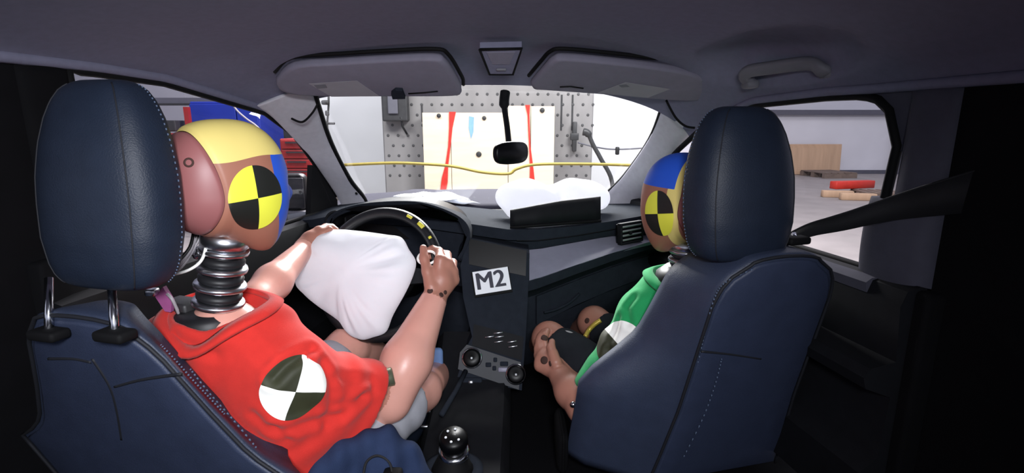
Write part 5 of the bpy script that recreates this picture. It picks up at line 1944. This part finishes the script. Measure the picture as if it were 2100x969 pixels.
build('chest_body', rbox((tcx.x, 5.7, 0.92), (0.34, 0.5, 0.42), 0.01, 1), REDBOX, tc_, smooth=False)
for k in range(4):
    dw = build('drawer', rbox((tcx.x, 5.44, 0.77 + 0.10 * k), (0.30, 0.02, 0.085), 0.004, 1), REDBOX, tc_, smooth=False)
    build('drawer_pull', rbox((tcx.x, 5.425, 0.79 + 0.10 * k), (0.20, 0.015, 0.015)), DARKMETAL, dw, smooth=False)
build('cart', rbox((tcx.x - 0.1, 5.8, 0.36), (0.8, 0.5, 0.66), 0.02, 1), DARKMETAL, tc_, smooth=False)
mc = thing('dark_machine', 'dark machine block standing between the blue cabinet and red chest', 'machine', (P(578, 300, 7.2).x, 7.4, 0))
build('machine_body', rbox((P(578, 300, 7.2).x, 7.4, 0.66), (0.5, 0.5, 1.32), 0.03, 1), DARKMETAL, mc, smooth=False)
build('machine_head', rbox((P(576, 285, 7.2).x, 7.3, 1.36), (0.30, 0.3, 0.16), 0.03, 1), M('machine_brown', (96, 70, 60), 0.6), mc, smooth=False)

# right side of the hall seen through the passenger window
YR = 14.0
px0, px1 = P(1560, 300, YR).x, P(1845, 300, YR).x
ztop_ = P(1700, 232, YR).z
fr_ = thing('framed_partition', 'pale partition wall with a dark steel frame beyond the right window', 'partition', ((px0 + px1) / 2, YR, 0))
build('partition_panel', rbox(((px0 + px1) / 2, YR + 0.1, ztop_ / 2), (px1 - px0, 0.08, ztop_)), HALLWALL, fr_, smooth=False)
build('frame_beam', rbox(((px0 + px1) / 2, YR, ztop_ + 0.02), (px1 - px0 + 0.2, 0.2, 0.13)), FRAMEGREY, fr_, smooth=False)
build('frame_post', rbox((px1 - 0.05, YR, ztop_ / 2), (0.24, 0.24, ztop_)), FRAMEGREY, fr_, smooth=False)
build('skirting', rbox(((px0 + px1) / 2, YR + 0.04, 0.05), (px1 - px0, 0.06, 0.10)), FRAMEGREY, fr_, smooth=False)
plx0, plx1 = P(1600, 320, 13.7).x, P(1733, 320, 13.7).x
pw = thing('plywood_stack', 'plywood sheets leaning on the partition beyond the right window', 'plywood sheets', ((plx0 + plx1) / 2, 13.75, 0))
for k in range(3):
    build('plywood_sheet', rbox(((plx0 + plx1) / 2 - 0.12 * k, 13.88 - 0.06 * k, 0.40 - 0.02 * k), (plx1 - plx0 - 0.1 * k, 0.03, 0.80 - 0.05 * k), 0, 1, Matrix.Rotation(R(-4), 3, 'X')), PLY2, pw, smooth=False)


def pallet(c, w, d, h, rot, label, mat):
    t = thing('wooden_pallet', label, 'pallet', c, 'pallets on the hall floor')
    rt = rotz(R(rot))
    for i in range(5):
        build('board', rbox(Vector(c) + rt @ Vector((-w / 2 + w * (i + 0.5) / 5, 0, h - 0.012)), (w / 5 * 0.78, d, 0.024), 0, 1, rt), mat, t, smooth=False)
    for j in (-1, 0, 1):
        build('bearer', rbox(Vector(c) + rt @ Vector((0, j * (d / 2 - 0.05), h / 2 - 0.012)), (w, 0.09, h - 0.024), 0, 1, rt), mat, t, smooth=False)
    return t


def gp(px, py):
    d = ray(px, py)
    return Vector((0, 0, CAMZ)) + d * (CAMZ / -d.z)


pallet(gp(1697, 362), 0.9, 0.9, 0.14, 8, 'dark wooden pallet lying before the plywood sheets', PALLET)
single('timber_block', rbox(gp(1722, 354) + Vector((0, 0, 0.20)), (0.5, 0.3, 0.10), 0.01, 1, rotz(R(20))), PALLET, 'short timber block lying across the dark pallet', 'timber')
c0 = gp(1745, 400)
single('red_steel_beam', merge(rbox(c0 + Vector((0, 0, 0.20)), (0.88, 0.16, 0.14), 0.01, 1, rotz(R(14)))), M('red_beam_paint', (206, 52, 36), 0.5, var=0.1), 'bright red beam lying on pale timber beyond the right window', 'beam')
for k, (px, py, w) in enumerate(((1716, 404, 0.5), (1758, 410, 0.55))):
    single('timber_bearer', rbox(gp(px, py) + Vector((0, 0, 0.06)), (w, 0.14, 0.12), 0.01, 1, rotz(R(-12))), PLY2, ('left' if k == 0 else 'right') + ' pale timber bearer under the red beam', 'timber')
pallet(gp(1800, 405), 0.7, 0.6, 0.12, -10, 'small grey pallet right of the red beam', PALLET)
